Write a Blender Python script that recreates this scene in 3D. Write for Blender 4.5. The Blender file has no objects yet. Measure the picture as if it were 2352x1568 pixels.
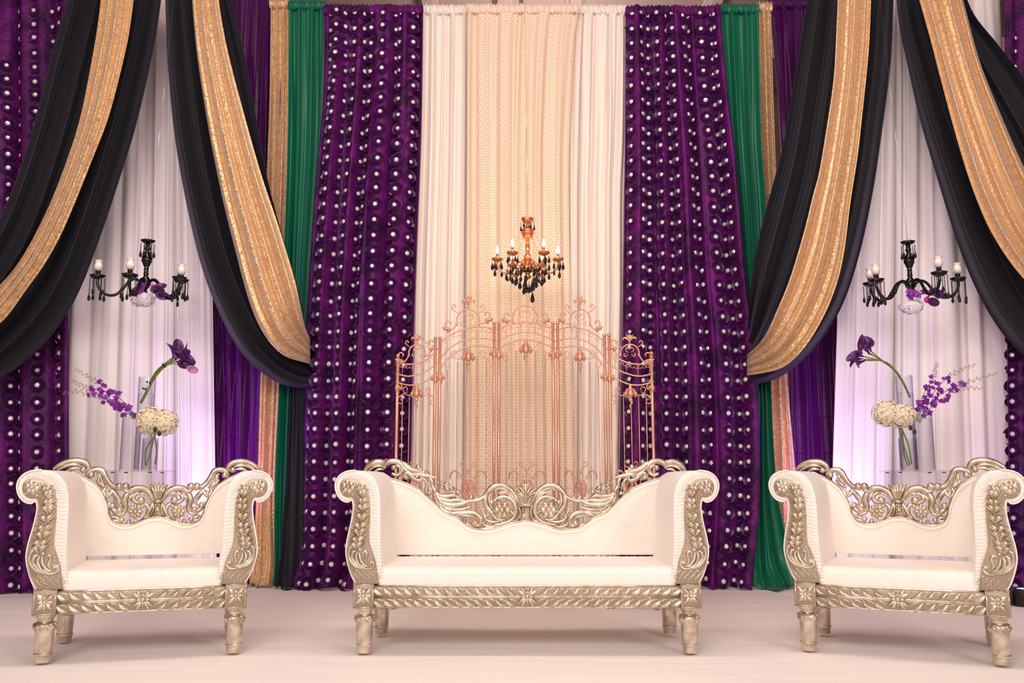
import bpy, math, random
from mathutils import Vector, Matrix
PI = math.pi
sc = bpy.context.scene
COL = sc.collection

# ------------------------------------------------------------------ camera, world, lights, exposure
F_PX, PITCH, EYE = 2115.0, math.radians(8.5), 0.87
cd = bpy.data.cameras.new('camera'); cam = bpy.data.objects.new('camera', cd); COL.objects.link(cam)
cam.location = (0, 0, EYE); cam.rotation_euler = (PI/2 + PITCH, 0, 0)
cd.sensor_width = 36; cd.lens = 36*F_PX/2352; cd.clip_start = .05
sc.camera = cam
sc.cycles.transparent_max_bounces = 40

w = bpy.data.worlds.new('world'); sc.world = w; w.use_nodes = True
w.node_tree.nodes['Background'].inputs[0].default_value = (1.0, .91, .87, 1)
w.node_tree.nodes['Background'].inputs[1].default_value = .5
vs = sc.view_settings
vs.view_transform = 'Standard'; vs.look = 'None'; vs.gamma = 1; vs.use_curve_mapping = False
vs.exposure = 0.0

def lamp(name, kind, loc, power, color, target=None, **kw):
    d = bpy.data.lights.new(name, kind); d.energy = power; d.color = color
    for k, v in kw.items(): setattr(d, k, v)
    o = bpy.data.objects.new(name, d); COL.objects.link(o); o.location = loc
    if target is not None:
        o.rotation_euler = (Vector(target)-Vector(loc)).to_track_quat('-Z', 'Y').to_euler()
    return o
WARM = (1, .915, .85)
lamp('hall_ceiling_lamp', 'AREA', (0, 3.9, 5.9), 135, WARM, (0, 4.6, 0), shape='RECTANGLE', size=6.0, size_y=1.0)
lamp('front_key_lamp', 'AREA', (-1.2, -1.6, 3.6), 245, WARM, (0, 7, 1.9), shape='RECTANGLE', size=3.0, size_y=1.6)
lamp('front_fill_lamp', 'AREA', (3.4, -1.2, 3.0), 100, WARM, (0.5, 7, 1.6), shape='RECTANGLE', size=1.6, size_y=1.2)
BLUE = (.42, .40, 1.0)
VIOL = (.80, .12, 1.0)
lamp('added_ceiling_fill', 'POINT', (0.5, 10.2, 4.6), 130, WARM, shadow_soft_size=.4)  # added unseen fill behind the drapes, brightens the ceiling above them

# ------------------------------------------------------------------ helpers
def U(px, py, Y):
    """the point at depth Y that stands at (px, py) in the photograph: (x, z)"""
    a = (px-1176)/F_PX; b = (784-py)/F_PX
    dy = math.cos(PITCH)-b*math.sin(PITCH); dz = math.sin(PITCH)+b*math.cos(PITCH)
    t = Y/dy
    return a*t, EYE+dz*t

def lin(r, g, b):
    f = lambda c: (c/255)/12.92 if c <= 10 else ((c/255+.055)/1.055)**2.4
    return (f(r), f(g), f(b), 1)

def tag(o, label=None, cat=None, group=None, kind=None):
    if label: o['label'] = label
    if cat: o['category'] = cat
    if group: o['group'] = group
    if kind: o['kind'] = kind
    return o

def thing(name, loc, label, cat, group=None, rz=0):
    o = bpy.data.objects.new(name, None); COL.objects.link(o)
    o.location = loc; o.rotation_euler = (0, 0, rz); o.empty_display_size = .05
    return tag(o, label, cat, group)

def inst(name, mesh, parent=None, mat4=None, loc=None):
    o = bpy.data.objects.new(name, mesh); COL.objects.link(o)
    if parent: o.parent = parent
    if mat4 is not None: o.matrix_local = mat4
    if loc is not None: o.location = loc
    return o

def cr(pts, n=6):
    """Catmull-Rom through n-dimensional points"""
    if len(pts) < 3:
        return [tuple(a+(b-a)*i/n for a, b in zip(pts[0], pts[1])) for i in range(n+1)]
    P = [pts[0]]+list(pts)+[pts[-1]]; out = []
    for i in range(1, len(P)-2):
        p0, p1, p2, p3 = P[i-1:i+3]
        for k in range(n):
            t = k/n
            out.append(tuple(.5*((2*b)+(-a+c)*t+(2*a-5*b+4*c-d)*t*t+(-a+3*b-3*c+d)*t**3) for a, b, c, d in zip(p0, p1, p2, p3)))
    out.append(tuple(pts[-1])); return out

def interp(pts, t):
    """pts: [(key, val)] sorted by key; smooth lookup"""
    if t <= pts[0][0]: return pts[0][1]
    for (a, x), (b, y) in zip(pts, pts[1:]):
        if t <= b: return x+(y-x)*(t-a)/(b-a)
    return pts[-1][1]

class MB:
    def __init__(s): s.v = []; s.f = []; s.uv = None
    def add(s, v, f):
        k = len(s.v); s.v += [tuple(p) for p in v]; s.f += [tuple(i+k for i in q) for q in f]
    def tube(s, pts, rad, seg=8, flat=1.0, axis=None, cap=True):
        """tube along pts; flat squashes the cross-section along axis"""
        pts = [Vector(p) for p in pts]; n = len(pts)
        if not hasattr(rad, '__len__'): rad = [rad]*n
        ref = Vector(axis) if axis else None
        vs_ = []; prev = None
        for i, p in enumerate(pts):
            d = (pts[min(i+1, n-1)]-pts[max(i-1, 0)])
            if d.length < 1e-9: d = Vector((0, 0, 1))
            d.normalize()
            if ref: a = ref-d*ref.dot(d)
            elif prev is None: a = d.orthogonal()
            else: a = prev-d*prev.dot(d)
            if a.length < 1e-6: a = d.orthogonal()
            a.normalize(); prev = a; b = d.cross(a)
            for k in range(seg):
                t = 2*PI*k/seg
                vs_.append(p+a*(math.cos(t)*rad[i]*flat)+b*(math.sin(t)*rad[i]))
        fs = [(i*seg+k, i*seg+(k+1) % seg, (i+1)*seg+(k+1) % seg, (i+1)*seg+k) for i in range(n-1) for k in range(seg)]
        if cap: fs += [tuple(range(seg))[::-1], tuple((n-1)*seg+k for k in range(seg))]
        s.add(vs_, fs)
    def ball(s, c, r, sc3=(1, 1, 1), seg=10, rings=6, M=None):
        v = []; f = []
        for i in range(rings+1):
            a = PI*i/rings
            for k in range(seg):
                t = 2*PI*k/seg
                p = Vector((r*sc3[0]*math.sin(a)*math.cos(t), r*sc3[1]*math.sin(a)*math.sin(t), r*sc3[2]*math.cos(a)))
                if M: p = M @ p
                v.append(p+Vector(c))
        for i in range(rings):
            for k in range(seg):
                f.append((i*seg+k, (i+1)*seg+k, (i+1)*seg+(k+1) % seg, i*seg+(k+1) % seg))
        s.add(v, f)
    def lathe(s, prof, seg=20, c=(0, 0, 0), M=None, lobes=0, amp=0.0):
        v = []; f = []
        for r, z in prof:
            for k in range(seg):
                t = 2*PI*k/seg
                rr = r*(1+amp*math.cos(lobes*t)) if lobes else r
                p = Vector((rr*math.cos(t), rr*math.sin(t), z))
                if M: p = M @ p
                v.append(p+Vector(c))
        for i in range(len(prof)-1):
            for k in range(seg):
                f.append((i*seg+k, i*seg+(k+1) % seg, (i+1)*seg+(k+1) % seg, (i+1)*seg+k))
        s.add(v, f)
    def box(s, lo, hi):
        x0, y0, z0 = lo; x1, y1, z1 = hi
        s.add([(x0,y0,z0),(x1,y0,z0),(x1,y1,z0),(x0,y1,z0),(x0,y0,z1),(x1,y0,z1),(x1,y1,z1),(x0,y1,z1)],
              [(0,3,2,1),(4,5,6,7),(0,1,5,4),(1,2,6,5),(2,3,7,6),(3,0,4,7)])
    def prism(s, poly, y0, y1):
        """poly: [(x, z)] extruded from y0 to y1"""
        n = len(poly)
        s.add([(x, y0, z) for x, z in poly]+[(x, y1, z) for x, z in poly],
              [tuple(range(n)), tuple(range(2*n-1, n-1, -1))]+[(i, i+n, (i+1) % n+n, (i+1) % n) for i in range(n)])
    def grid(s, fn, nu, nv):
        v = [fn(i/nu, j/nv) for j in range(nv+1) for i in range(nu+1)]
        m = nu+1
        s.add(v, [(j*m+i, j*m+i+1, (j+1)*m+i+1, (j+1)*m+i) for j in range(nv) for i in range(nu)])
    def mesh(s, name, mat, smooth=True, origin=(0, 0, 0)):
        me = bpy.data.meshes.new(name); o = Vector(origin)
        me.from_pydata([tuple(Vector(p)-o) for p in s.v], [], s.f)
        me.update()
        if smooth: me.polygons.foreach_set('use_smooth', [True]*len(me.polygons))
        me.materials.append(mat); return me
    def build(s, name, mat, parent=None, smooth=True, origin=(0, 0, 0), bevel=0, fix=True, angle=None):
        me = s.mesh(name, mat, smooth, origin)
        if fix:
            import bmesh
            b = bmesh.new(); b.from_mesh(me); bmesh.ops.recalc_face_normals(b, faces=b.faces); b.to_mesh(me); b.free()
        o = bpy.data.objects.new(name, me); COL.objects.link(o)
        if parent: o.parent = parent
        else: o.location = origin
        if bevel:
            m = o.modifiers.new('bevel', 'BEVEL'); m.width = bevel; m.segments = 4 if bevel > .012 else 2
            m.limit_method = 'ANGLE'; m.angle_limit = math.radians(38)
            m.harden_normals = False
        if angle: me.set_sharp_from_angle(angle=math.radians(angle))
        return o

def place(p, d, up=(0, 0, 1)):
    """matrix at p whose +Z points along d"""
    q = Vector(d).to_track_quat('Z', 'Y')
    return Matrix.Translation(p) @ q.to_matrix().to_4x4()

# ------------------------------------------------------------------ materials
def mat(name, col, rough=.6, metal=0.0, spec=.5, sheen=0.0, coat=0.0, bump=None, emit=None, trans=0.0, sheen_tint=None):
    m = bpy.data.materials.new(name); m.use_nodes = True; nt = m.node_tree; b = nt.nodes['Principled BSDF']
    b.inputs['Base Color'].default_value = col; b.inputs['Roughness'].default_value = rough
    b.inputs['Metallic'].default_value = metal; b.inputs['Specular IOR Level'].default_value = spec
    b.inputs['Sheen Weight'].default_value = sheen; b.inputs['Coat Weight'].default_value = coat
    if sheen_tint: b.inputs['Sheen Tint'].default_value = sheen_tint
    b.inputs['Transmission Weight'].default_value = trans
    if emit:
        b.inputs['Emission Color'].default_value = emit[0]; b.inputs['Emission Strength'].default_value = emit[1]
    if bump:
        add_bump(m, *bump)
    return m
def N(m, t, **kw):
    n = m.node_tree.nodes.new(t)
    for k, v in kw.items():
        if isinstance(v, tuple) and k.startswith('i_'): n.inputs[k[2:]].default_value = v
        elif k.startswith('i_'): n.inputs[k[2:]].default_value = v
        else: setattr(n, k, v)
    return n
def L(m, a, b): m.node_tree.links.new(a, b)
def BS(m): return m.node_tree.nodes['Principled BSDF']
def add_bump(m, scale, strength, dist=.01, stretch=(1, 1, 1), detail=4):
    tc = N(m, 'ShaderNodeTexCoord'); mp = N(m, 'ShaderNodeMapping'); mp.inputs['Scale'].default_value = stretch
    no = N(m, 'ShaderNodeTexNoise'); no.inputs['Scale'].default_value = scale; no.inputs['Detail'].default_value = detail
    bu = N(m, 'ShaderNodeBump'); bu.inputs['Strength'].default_value = strength; bu.inputs['Distance'].default_value = dist
    L(m, tc.outputs['Object'], mp.inputs[0]); L(m, mp.outputs[0], no.inputs[0]); L(m, no.outputs[0], bu.inputs['Height'])
    L(m, bu.outputs[0], BS(m).inputs['Normal']); return no, bu, mp
def vary(m, c1, c2, scale, stretch=(1, 1, 1), lo=.35, hi=.65, detail=3):
    tc = N(m, 'ShaderNodeTexCoord'); mp = N(m, 'ShaderNodeMapping'); mp.inputs['Scale'].default_value = stretch
    no = N(m, 'ShaderNodeTexNoise'); no.inputs['Scale'].default_value = scale; no.inputs['Detail'].default_value = detail
    r = N(m, 'ShaderNodeValToRGB'); r.color_ramp.elements[0].position = lo; r.color_ramp.elements[1].position = hi
    r.color_ramp.elements[0].color = c1; r.color_ramp.elements[1].color = c2
    L(m, tc.outputs['Object'], mp.inputs[0]); L(m, mp.outputs[0], no.inputs[0]); L(m, no.outputs[0], r.inputs[0])
    L(m, r.outputs[0], BS(m).inputs['Base Color']); return m

M_SILVER = mat('champagne_silver_leaf', lin(205, 190, 164), .27, .88, bump=(60, .25, .003))
vary(M_SILVER, lin(190, 172, 150), lin(226, 214, 198), 22)
M_SILVER_SHADE = mat('shaded_silver_ground', lin(164, 147, 128), .42, .8, bump=(140, .5, .003))  # silver toned darker behind the relief; recess shade put into its colour
M_COPPER = mat('rose_copper_paint', lin(218, 162, 136), .32, .5, bump=(80, .15, .002))

def brocade():
    m = mat('ivory_brocade', lin(246, 237, 228), .62, sheen=.25)
    tc = N(m, 'ShaderNodeTexCoord')
    no = N(m, 'ShaderNodeTexNoise', i_Scale=5.0, i_Detail=1.0, i_Distortion=2.2)
    r = N(m, 'ShaderNodeValToRGB'); e = r.color_ramp.elements
    e[0].position = .47; e[0].color = (0, 0, 0, 1); e[1].position = .50; e[1].color = (1, 1, 1, 1)
    x = e.new(.53); x.color = (0, 0, 0, 1)
    mx = N(m, 'ShaderNodeMix', data_type='RGBA'); mx.inputs['A'].default_value = lin(240, 231, 223); mx.inputs['B'].default_value = lin(235, 225, 215)
    mr = N(m, 'ShaderNodeMapRange'); mr.inputs['To Min'].default_value = .68; mr.inputs['To Max'].default_value = .46
    no2 = N(m, 'ShaderNodeTexNoise', i_Scale=300.0); bu = N(m, 'ShaderNodeBump'); bu.inputs['Strength'].default_value = .12; bu.inputs['Distance'].default_value = .002
    L(m, tc.outputs['Object'], no.inputs[0]); L(m, no.outputs[0], r.inputs[0]); L(m, r.outputs[0], mx.inputs['Factor'])
    L(m, mx.outputs['Result'], BS(m).inputs['Base Color']); L(m, r.outputs[0], mr.inputs[0]); L(m, mr.outputs[0], BS(m).inputs['Roughness'])
    L(m, tc.outputs['Object'], no2.inputs[0]); L(m, no2.outputs[0], bu.inputs['Height']); L(m, bu.outputs[0], BS(m).inputs['Normal'])
    return m
M_BROCADE = brocade()
M_PIPING = mat('ivory_piping', lin(245, 236, 228), .55)

M_IVORY = mat('ivory_poly_knit', lin(242, 230, 222), .7, sheen=.2, bump=(30, .08, .004, (1, 1, .2)))
M_WHITE = mat('white_sheer_drape', lin(246, 236, 236), .7, sheen=.2, bump=(22, .10, .006, (1, 1, .25)))
M_BLACK = mat('black_satin', lin(27, 26, 34), .62, spec=.3, sheen=.1, bump=(8, .15, .02, (1, 1, .4)), sheen_tint=(.6, .6, .8, 1))
M_GREEN = mat('emerald_satin', lin(2, 104, 74), .40, sheen=.15, sheen_tint=(.2, 1, .7, 1), bump=(9, .2, .02, (2, 1, .2)))
M_PURPLE = mat('purple_taffeta', lin(70, 10, 84), .5, spec=.25, sheen=.08, sheen_tint=(.9, .15, .9, 1), bump=(26, .6, .02))
vary(M_PURPLE, lin(44, 8, 56), lin(104, 16, 108), 5)
M_ROSETTE = mat('purple_ribbon_rosette', lin(58, 8, 72), .34, sheen=.35, sheen_tint=(1, .15, .9, 1))
M_CRYSTAL = mat('crystal_gem', lin(250, 246, 246), .12, .25, spec=1, coat=1)

def velvet():
    m = mat('crushed_purple_velvet', lin(66, 6, 70), .42, sheen=.35, sheen_tint=(.8, .05, 1, 1))
    tc = N(m, 'ShaderNodeTexCoord'); mp = N(m, 'ShaderNodeMapping'); mp.inputs['Rotation'].default_value = (0, PI/2, 0)
    sx = N(m, 'ShaderNodeSeparateXYZ'); cx = N(m, 'ShaderNodeCombineXYZ')
    L(m, tc.outputs['Object'], sx.inputs[0]); L(m, sx.outputs['Z'], cx.inputs['X']); L(m, sx.outputs['X'], cx.inputs['Y'])
    br = N(m, 'ShaderNodeTexBrick', i_Scale=1.0); br.inputs['Brick Width'].default_value = .30; br.inputs['Row Height'].default_value = .035
    br.inputs['Mortar Size'].default_value = .006; br.inputs['Mortar Smooth'].default_value = 1.0
    br.offset = .37; br.offset_frequency = 2
    bu = N(m, 'ShaderNodeBump'); bu.inputs['Strength'].default_value = .9; bu.inputs['Distance'].default_value = .02
    L(m, cx.outputs[0], br.inputs['Vector']); L(m, br.outputs['Fac'], bu.inputs['Height']); L(m, bu.outputs[0], BS(m).inputs['Normal'])
    bu.invert = True
    return m
M_VELVET = velvet()

def sequin():
    m = mat('gold_sequin_mesh', lin(205, 155, 108), .34, .38, sheen=.3)
    tc = N(m, 'ShaderNodeTexCoord')
    vo = N(m, 'ShaderNodeTexVoronoi', i_Scale=105.0)
    sub = N(m, 'ShaderNodeVectorMath', operation='SUBTRACT'); sub.inputs[1].default_value = (.5, .5, .5)
    scl = N(m, 'ShaderNodeVectorMath', operation='SCALE'); scl.inputs['Scale'].default_value = .62
    ge = N(m, 'ShaderNodeNewGeometry'); ad = N(m, 'ShaderNodeVectorMath', operation='ADD'); nm = N(m, 'ShaderNodeVectorMath', operation='NORMALIZE')
    L(m, tc.outputs['Object'], vo.inputs['Vector']); L(m, vo.outputs['Color'], sub.inputs[0]); L(m, sub.outputs[0], scl.inputs[0])
    L(m, ge.outputs['Normal'], ad.inputs[0]); L(m, scl.outputs[0], ad.inputs[1]); L(m, ad.outputs[0], nm.inputs[0]); L(m, nm.outputs[0], BS(m).inputs['Normal'])
    r = N(m, 'ShaderNodeValToRGB'); r.color_ramp.elements[0].color = lin(212, 166, 122); r.color_ramp.elements[1].color = lin(244, 212, 162)
    sx = N(m, 'ShaderNodeSeparateXYZ'); L(m, vo.outputs['Color'], sx.inputs[0]); L(m, sx.outputs[0], r.inputs[0]); L(m, r.outputs[0], BS(m).inputs['Base Color'])
    return m
M_SEQUIN = sequin()

def champagne():
    """sheer champagne mesh with rows of small dots"""
    m = mat('champagne_dotted_sheer', lin(238, 208, 178), .6, sheen=.2)
    tc = N(m, 'ShaderNodeTexCoord'); sx = N(m, 'ShaderNodeSeparateXYZ'); L(m, tc.outputs['UV'], sx.inputs[0])
    def math_(op, a, b=None):
        n = N(m, 'ShaderNodeMath', operation=op)
        for i, q in enumerate((a, b)):
            if q is None: continue
            if hasattr(q, 'default_value') or hasattr(q, 'is_output'): L(m, q, n.inputs[i])
            else: n.inputs[i].default_value = q
        return n.outputs[0]
    row = math_('MULTIPLY', sx.outputs['Y'], 1/.024)
    fl = math_('FLOOR', row); odd = math_('MULTIPLY', math_('MODULO', fl, 2.0), .5)
    cx = math_('ADD', math_('MULTIPLY', sx.outputs['X'], 1/.024), odd)
    du = math_('SUBTRACT', math_('FRACT', cx), .5); dv = math_('SUBTRACT', math_('FRACT', row), .5)
    dd = math_('ADD', math_('MULTIPLY', math_('MULTIPLY', du, du), 3.0), math_('MULTIPLY', dv, dv))
    dot = math_('LESS_THAN', dd, .085)
    mx = N(m, 'ShaderNodeMix', data_type='RGBA'); mx.inputs['A'].default_value = lin(238, 216, 194); mx.inputs['B'].default_value = lin(204, 166, 138)
    L(m, dot, mx.inputs['Factor']); L(m, mx.outputs['Result'], BS(m).inputs['Base Color'])
    return m
M_CHAMP = champagne()

def glass(name, col=(.97, .97, .98, 1), edge=(.72, .72, .80, 1), gloss=.9):
    m = bpy.data.materials.new(name); m.use_nodes = True; nt = m.node_tree
    for n in list(nt.nodes):
        if n.type == 'BSDF_PRINCIPLED': nt.nodes.remove(n)
    out = nt.nodes['Material Output']
    lw = N(m, 'ShaderNodeLayerWeight', i_Blend=.5)
    mc = N(m, 'ShaderNodeMix', data_type='RGBA'); mc.inputs['A'].default_value = col; mc.inputs['B'].default_value = edge
    tr = N(m, 'ShaderNodeBsdfTransparent'); gl = N(m, 'ShaderNodeBsdfGlossy'); gl.inputs['Roughness'].default_value = .03
    pw = N(m, 'ShaderNodeMath', operation='POWER'); pw.inputs[1].default_value = 4.0; L(m, lw.outputs['Facing'], pw.inputs[0])
    fr = N(m, 'ShaderNodeMapRange'); fr.inputs['To Min'].default_value = .04; fr.inputs['To Max'].default_value = .55; L(m, pw.outputs[0], fr.inputs[0]); sh = N(m, 'ShaderNodeMixShader')
    L(m, lw.outputs['Facing'], mc.inputs['Factor']); L(m, mc.outputs['Result'], tr.inputs[0])
    L(m, fr.outputs[0], sh.inputs[0]); L(m, tr.outputs[0], sh.inputs[1]); L(m, gl.outputs[0], sh.inputs[2]); L(m, sh.outputs[0], out.inputs[0])
    return m
M_GLASS = glass('clear_glass', (.985, .985, .99, 1), (.80, .80, .86, 1))
M_WATER = glass('vase_water', (.985, .985, .99, 1), (.9, .91, .94, 1))
M_ACRYL = glass('clear_acrylic', (.985, .98, .995, 1), (.86, .84, .95, 1))
M_VOTIVE = mat('frosted_votive_glass', lin(252, 240, 236), .3, trans=.35)
M_WAX = mat('white_candle_wax', lin(250, 236, 222), .5)
M_BLKGLASS = mat('black_chandelier_glass', lin(6, 5, 14), .1, spec=.5)
M_AMBER = mat('amber_chandelier_glass', lin(206, 118, 62), .10, .55, coat=1)
M_DROP = mat('smoky_black_crystal', lin(20, 7, 9), .08, spec=.5)
M_CHROME = mat('chrome', lin(225, 220, 220), .15, 1)
M_BULB = mat('lit_bulb', (1, .85, .6, 1), .4, emit=((1, .72, .42, 1), 28))
M_FLAME = mat('flame', (1, .8, .5, 1), .4, emit=((1, .75, .5, 1), 1.5))
M_STEM = mat('green_stem', lin(112, 128, 44), .5, bump=(30, .2, .003))
M_LEAF = mat('dark_leaf', lin(30, 50, 24), .5)
M_CALLA = mat('aubergine_calla_petal', lin(66, 14, 84), .35, sheen=.4, sheen_tint=(.9, .2, 1, 1), bump=(60, .15, .002, (1, 1, .2)))
M_LILAC = mat('lilac_calla_petal', lin(196, 130, 196), .4)
M_ORCHID = mat('violet_orchid_petal', lin(128, 14, 150), .45, sheen=.3, sheen_tint=(1, .3, 1, 1))
vary(M_ORCHID, lin(92, 8, 112), lin(150, 30, 176), 60)
M_BUD = mat('dusty_pink_orchid_bud', lin(176, 122, 124), .5)
M_HYDR = mat('cream_hydrangea_petal', lin(246, 232, 204), .6, sheen=.2)
M_WHPET = mat('white_hydrangea_petal', lin(244, 236, 246), .6)
M_PINK = mat('magenta_petal', lin(206, 40, 130), .5)
M_TIE = mat('navy_binding_wire', lin(24, 34, 60), .5)
M_PIPE = mat('brushed_pipe', lin(200, 180, 170), .4, .7)

# ------------------------------------------------------------------ the setting
def struct(name, mb, m, **k): return tag(mb.build(name, m, **k), kind='structure')
M_FLOOR = mat('stage_fabric_floor', lin(236, 214, 206), .75)
b = MB()
def fz(u, v):
    x = -8+16*u; y = -3+15.5*v
    return (x, y, 0)
b.grid(fz, 4, 4)
struct('floor', b, M_FLOOR)
M_CLOTH = mat('white_stage_cloth', lin(246, 236, 232), .7, sheen=.1, bump=(1.6, .25, .05, (1, 3.2, 1), 3))
rnd = random.Random(3)
def cloth_sheet(name, x0, x1, y0, y1, z, label, seed, nu=160, nv=70):
    r = random.Random(seed); wr = [(r.uniform(.3, 1.2), r.uniform(1.5, 4.5), r.uniform(0, 6.3)) for _ in range(4)]
    mb = MB()
    def fn(u, v):
        x = x0+(x1-x0)*u; y = y0+(y1-y0)*v
        h = sum(math.sin(a*x+c*y+p) for a, c, p in wr)/4
        ridge = max(0, math.sin(1.7*y*3+.5*math.sin(x*.7)+seed))**14*.004*(.5+.5*math.sin(x*1.3+y))
        return (x, y+.012*math.sin(x*2.1), z+.0015*(h+1)+ridge)
    mb.grid(fn, nu, nv)
    return tag(mb.build(name, M_CLOTH, fix=False), label, 'cloth')
cloth_sheet('stage_cloth', -5.5, 5.5, 5.02, 9.2, .004, 'white cloth sheet covering the back of the stage under the drapes', 1)
cloth_sheet('stage_cloth', -5.5, 5.5, 2.2, 5.05, .012, 'white cloth sheet covering the front of the stage under the front sofa legs', 2)

M_CEIL = mat('ballroom_ceiling_paint', lin(206, 178, 170), .8)
M_WALL = mat('ballroom_wall_paint', lin(186, 158, 146), .85, bump=(14, .1, .01))
b = MB(); b.box((-8, -1, 6.3), (8, 12.5, 6.4)); struct('ceiling', b, M_CEIL)
b = MB(); b.box((-8, 12.5, 0), (8, 12.6, 6.4)); struct('wall_back', b, M_WALL)
b = MB(); b.box((-8.1, 1.5, 0), (-8, 12.6, 6.4)); struct('wall_left', b, M_WALL)
b = MB(); b.box((8, 1.5, 0), (8.1, 12.6, 6.4)); struct('wall_right', b, M_WALL)
k = 1
for x in (-4.6, -2.75, -.95, -.10, .72, 2.3, 4.2):
    b = MB(); b.box((x-.07, 7.2, 6.16), (x+.07, 12.5, 6.3)); b.box((x-.11, 7.2, 6.25), (x+.11, 12.5, 6.3))
    struct('trim_%d' % k, b, M_CEIL, bevel=.015, smooth=False); k += 1
for y in (9.15, 10.9):
    b = MB(); b.box((-8, y-.1, 6.13), (8, y+.1, 6.3)); b.box((-8, y-.16, 6.24), (8, y+.16, 6.3))
    struct('trim_%d' % k, b, M_CEIL, bevel=.015, smooth=False); k += 1

# ------------------------------------------------------------------ drapes
class Sheet:
    """a hanging pleated cloth between two edge curves given at depth Y"""
    def __init__(s, Ledge, Redge, Y, n, amp, seed, puddle=0.0, gather=True):
        s.Y = Y; s.amp = amp; s.n = n; s.pud = puddle
        def edge(E):
            q = [U(px, py, Y) for px, py in cr(E, 5)]
            return sorted([(z, x) for x, z in q])
        s.Le, s.Re = edge(Ledge), edge(Redge)
        s.zt = U(0, Ledge[0][1], Y)[1]; s.zb = .012
        r = random.Random(seed); s.r = r
        s.c = [(n*.47, r.random(), .55, r.uniform(-.2, .2)), (n, r.random(), 1.0, r.uniform(-.12, .12)), (n*1.83, r.random(), .42, r.uniform(-.3, .3)), (n*3.1, r.random(), .16, r.uniform(-.4, .4))]
        s.warp = (r.random()*6, r.uniform(.025, .045)); s.gather = gather
    def pos(s, u, v):
        z = s.zt+(s.zb-s.zt)*v
        uw = u+s.warp[1]*math.sin(2*PI*1.3*u+s.warp[0])*math.sin(PI*u)
        a = 0
        for f, p, k, d in s.c:
            ph = 2*PI*(f*uw+p+d*v+.05*math.sin(3*v+f))
            q = math.sin(ph); a += k*(q if f > s.n*1.5 else (abs(q)**.75)*(1 if q > 0 else -1))
        env = (.45+.55*min(1, v*6)) if s.gather else 1
        if s.gather and v < .25: a += (1-v/.25)*.5*math.sin(2*PI*s.n*2.6*u+2)
        x = interp(s.Le, z)+(interp(s.Re, z)-interp(s.Le, z))*u
        x += .35*s.amp*math.cos(2*PI*s.n*uw)*math.sin(PI*u)
        y = s.Y+s.amp*env*a
        if s.pud and z < .28:
            t = (1-z/.28)
            y -= s.pud*t*t*(1+.5*math.sin(9*u+4*t)); z += .02*t*math.sin(17*u+3)*math.sin(11*t)
            z = max(z, .008+.012*(1+math.sin(23*u)))
        return Vector((x, y, z))
    def normal(s, u, v):
        e = .002
        a = s.pos(min(1, u+e), v)-s.pos(max(0, u-e), v); b_ = s.pos(u, min(1, v+e))-s.pos(u, max(0, v-e))
        n = a.cross(b_); n.normalize()
        return n if n.y < 0 else -n
    def arc(s, v=.5, m=400):
        P = [s.pos(i/m, v) for i in range(m+1)]; acc = [0]
        for a, b_ in zip(P, P[1:]): acc.append(acc[-1]+(b_-a).length)
        return acc
    def build(s, name, m, label, cat='drape', group=None, nu=None, nv=90, header=True, uv=False):
        mb = MB(); nu = nu or int(s.n*26)
        mb.grid(s.pos, nu, nv)
        c = s.pos(.5, 1); base = (c.x, s.Y, 0)
        o = mb.build(name, m, origin=base, fix=False); tag(o, label, cat, group)
        so = o.modifiers.new('thickness', 'SOLIDIFY'); so.thickness = .003; so.offset = 0
        if uv:
            acc = s.arc(); me = o.data; ul = me.uv_layers.new(name='UVMap'); mm = nu+1
            for lp in me.loops:
                i = lp.vertex_index % mm; j = lp.vertex_index//mm
                ul.data[lp.index].uv = (acc[int(i/nu*400)], s.zt*(1-j/nv))
        if header:
            hb = MB(); zt = s.zt; xl = interp(s.Le, zt); xr = interp(s.Re, zt); rr = random.Random(int(s.n*10))
            p = [rr.random()*6 for _ in range(4)]
            kk = (xr-xl)/.035
            def hf(u, v):
                t = v*2*PI
                wob = .008*math.sin(2*PI*kk*u+p[0]+.5*math.sin(3*t))+.005*math.sin(2*PI*kk*1.7*u+p[1]+t)
                return (xl+(xr-xl)*u, s.Y-.01-(.03+wob)*math.cos(t)*.9, zt-.038+(.042+wob*.8)*math.sin(t)+.004*math.sin(40*u+p[2]))
            hb.grid(hf, int(kk*8), 14)
            hb.build('rod_pocket', m, o, origin=base, fix=False)
        return o, base

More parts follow.
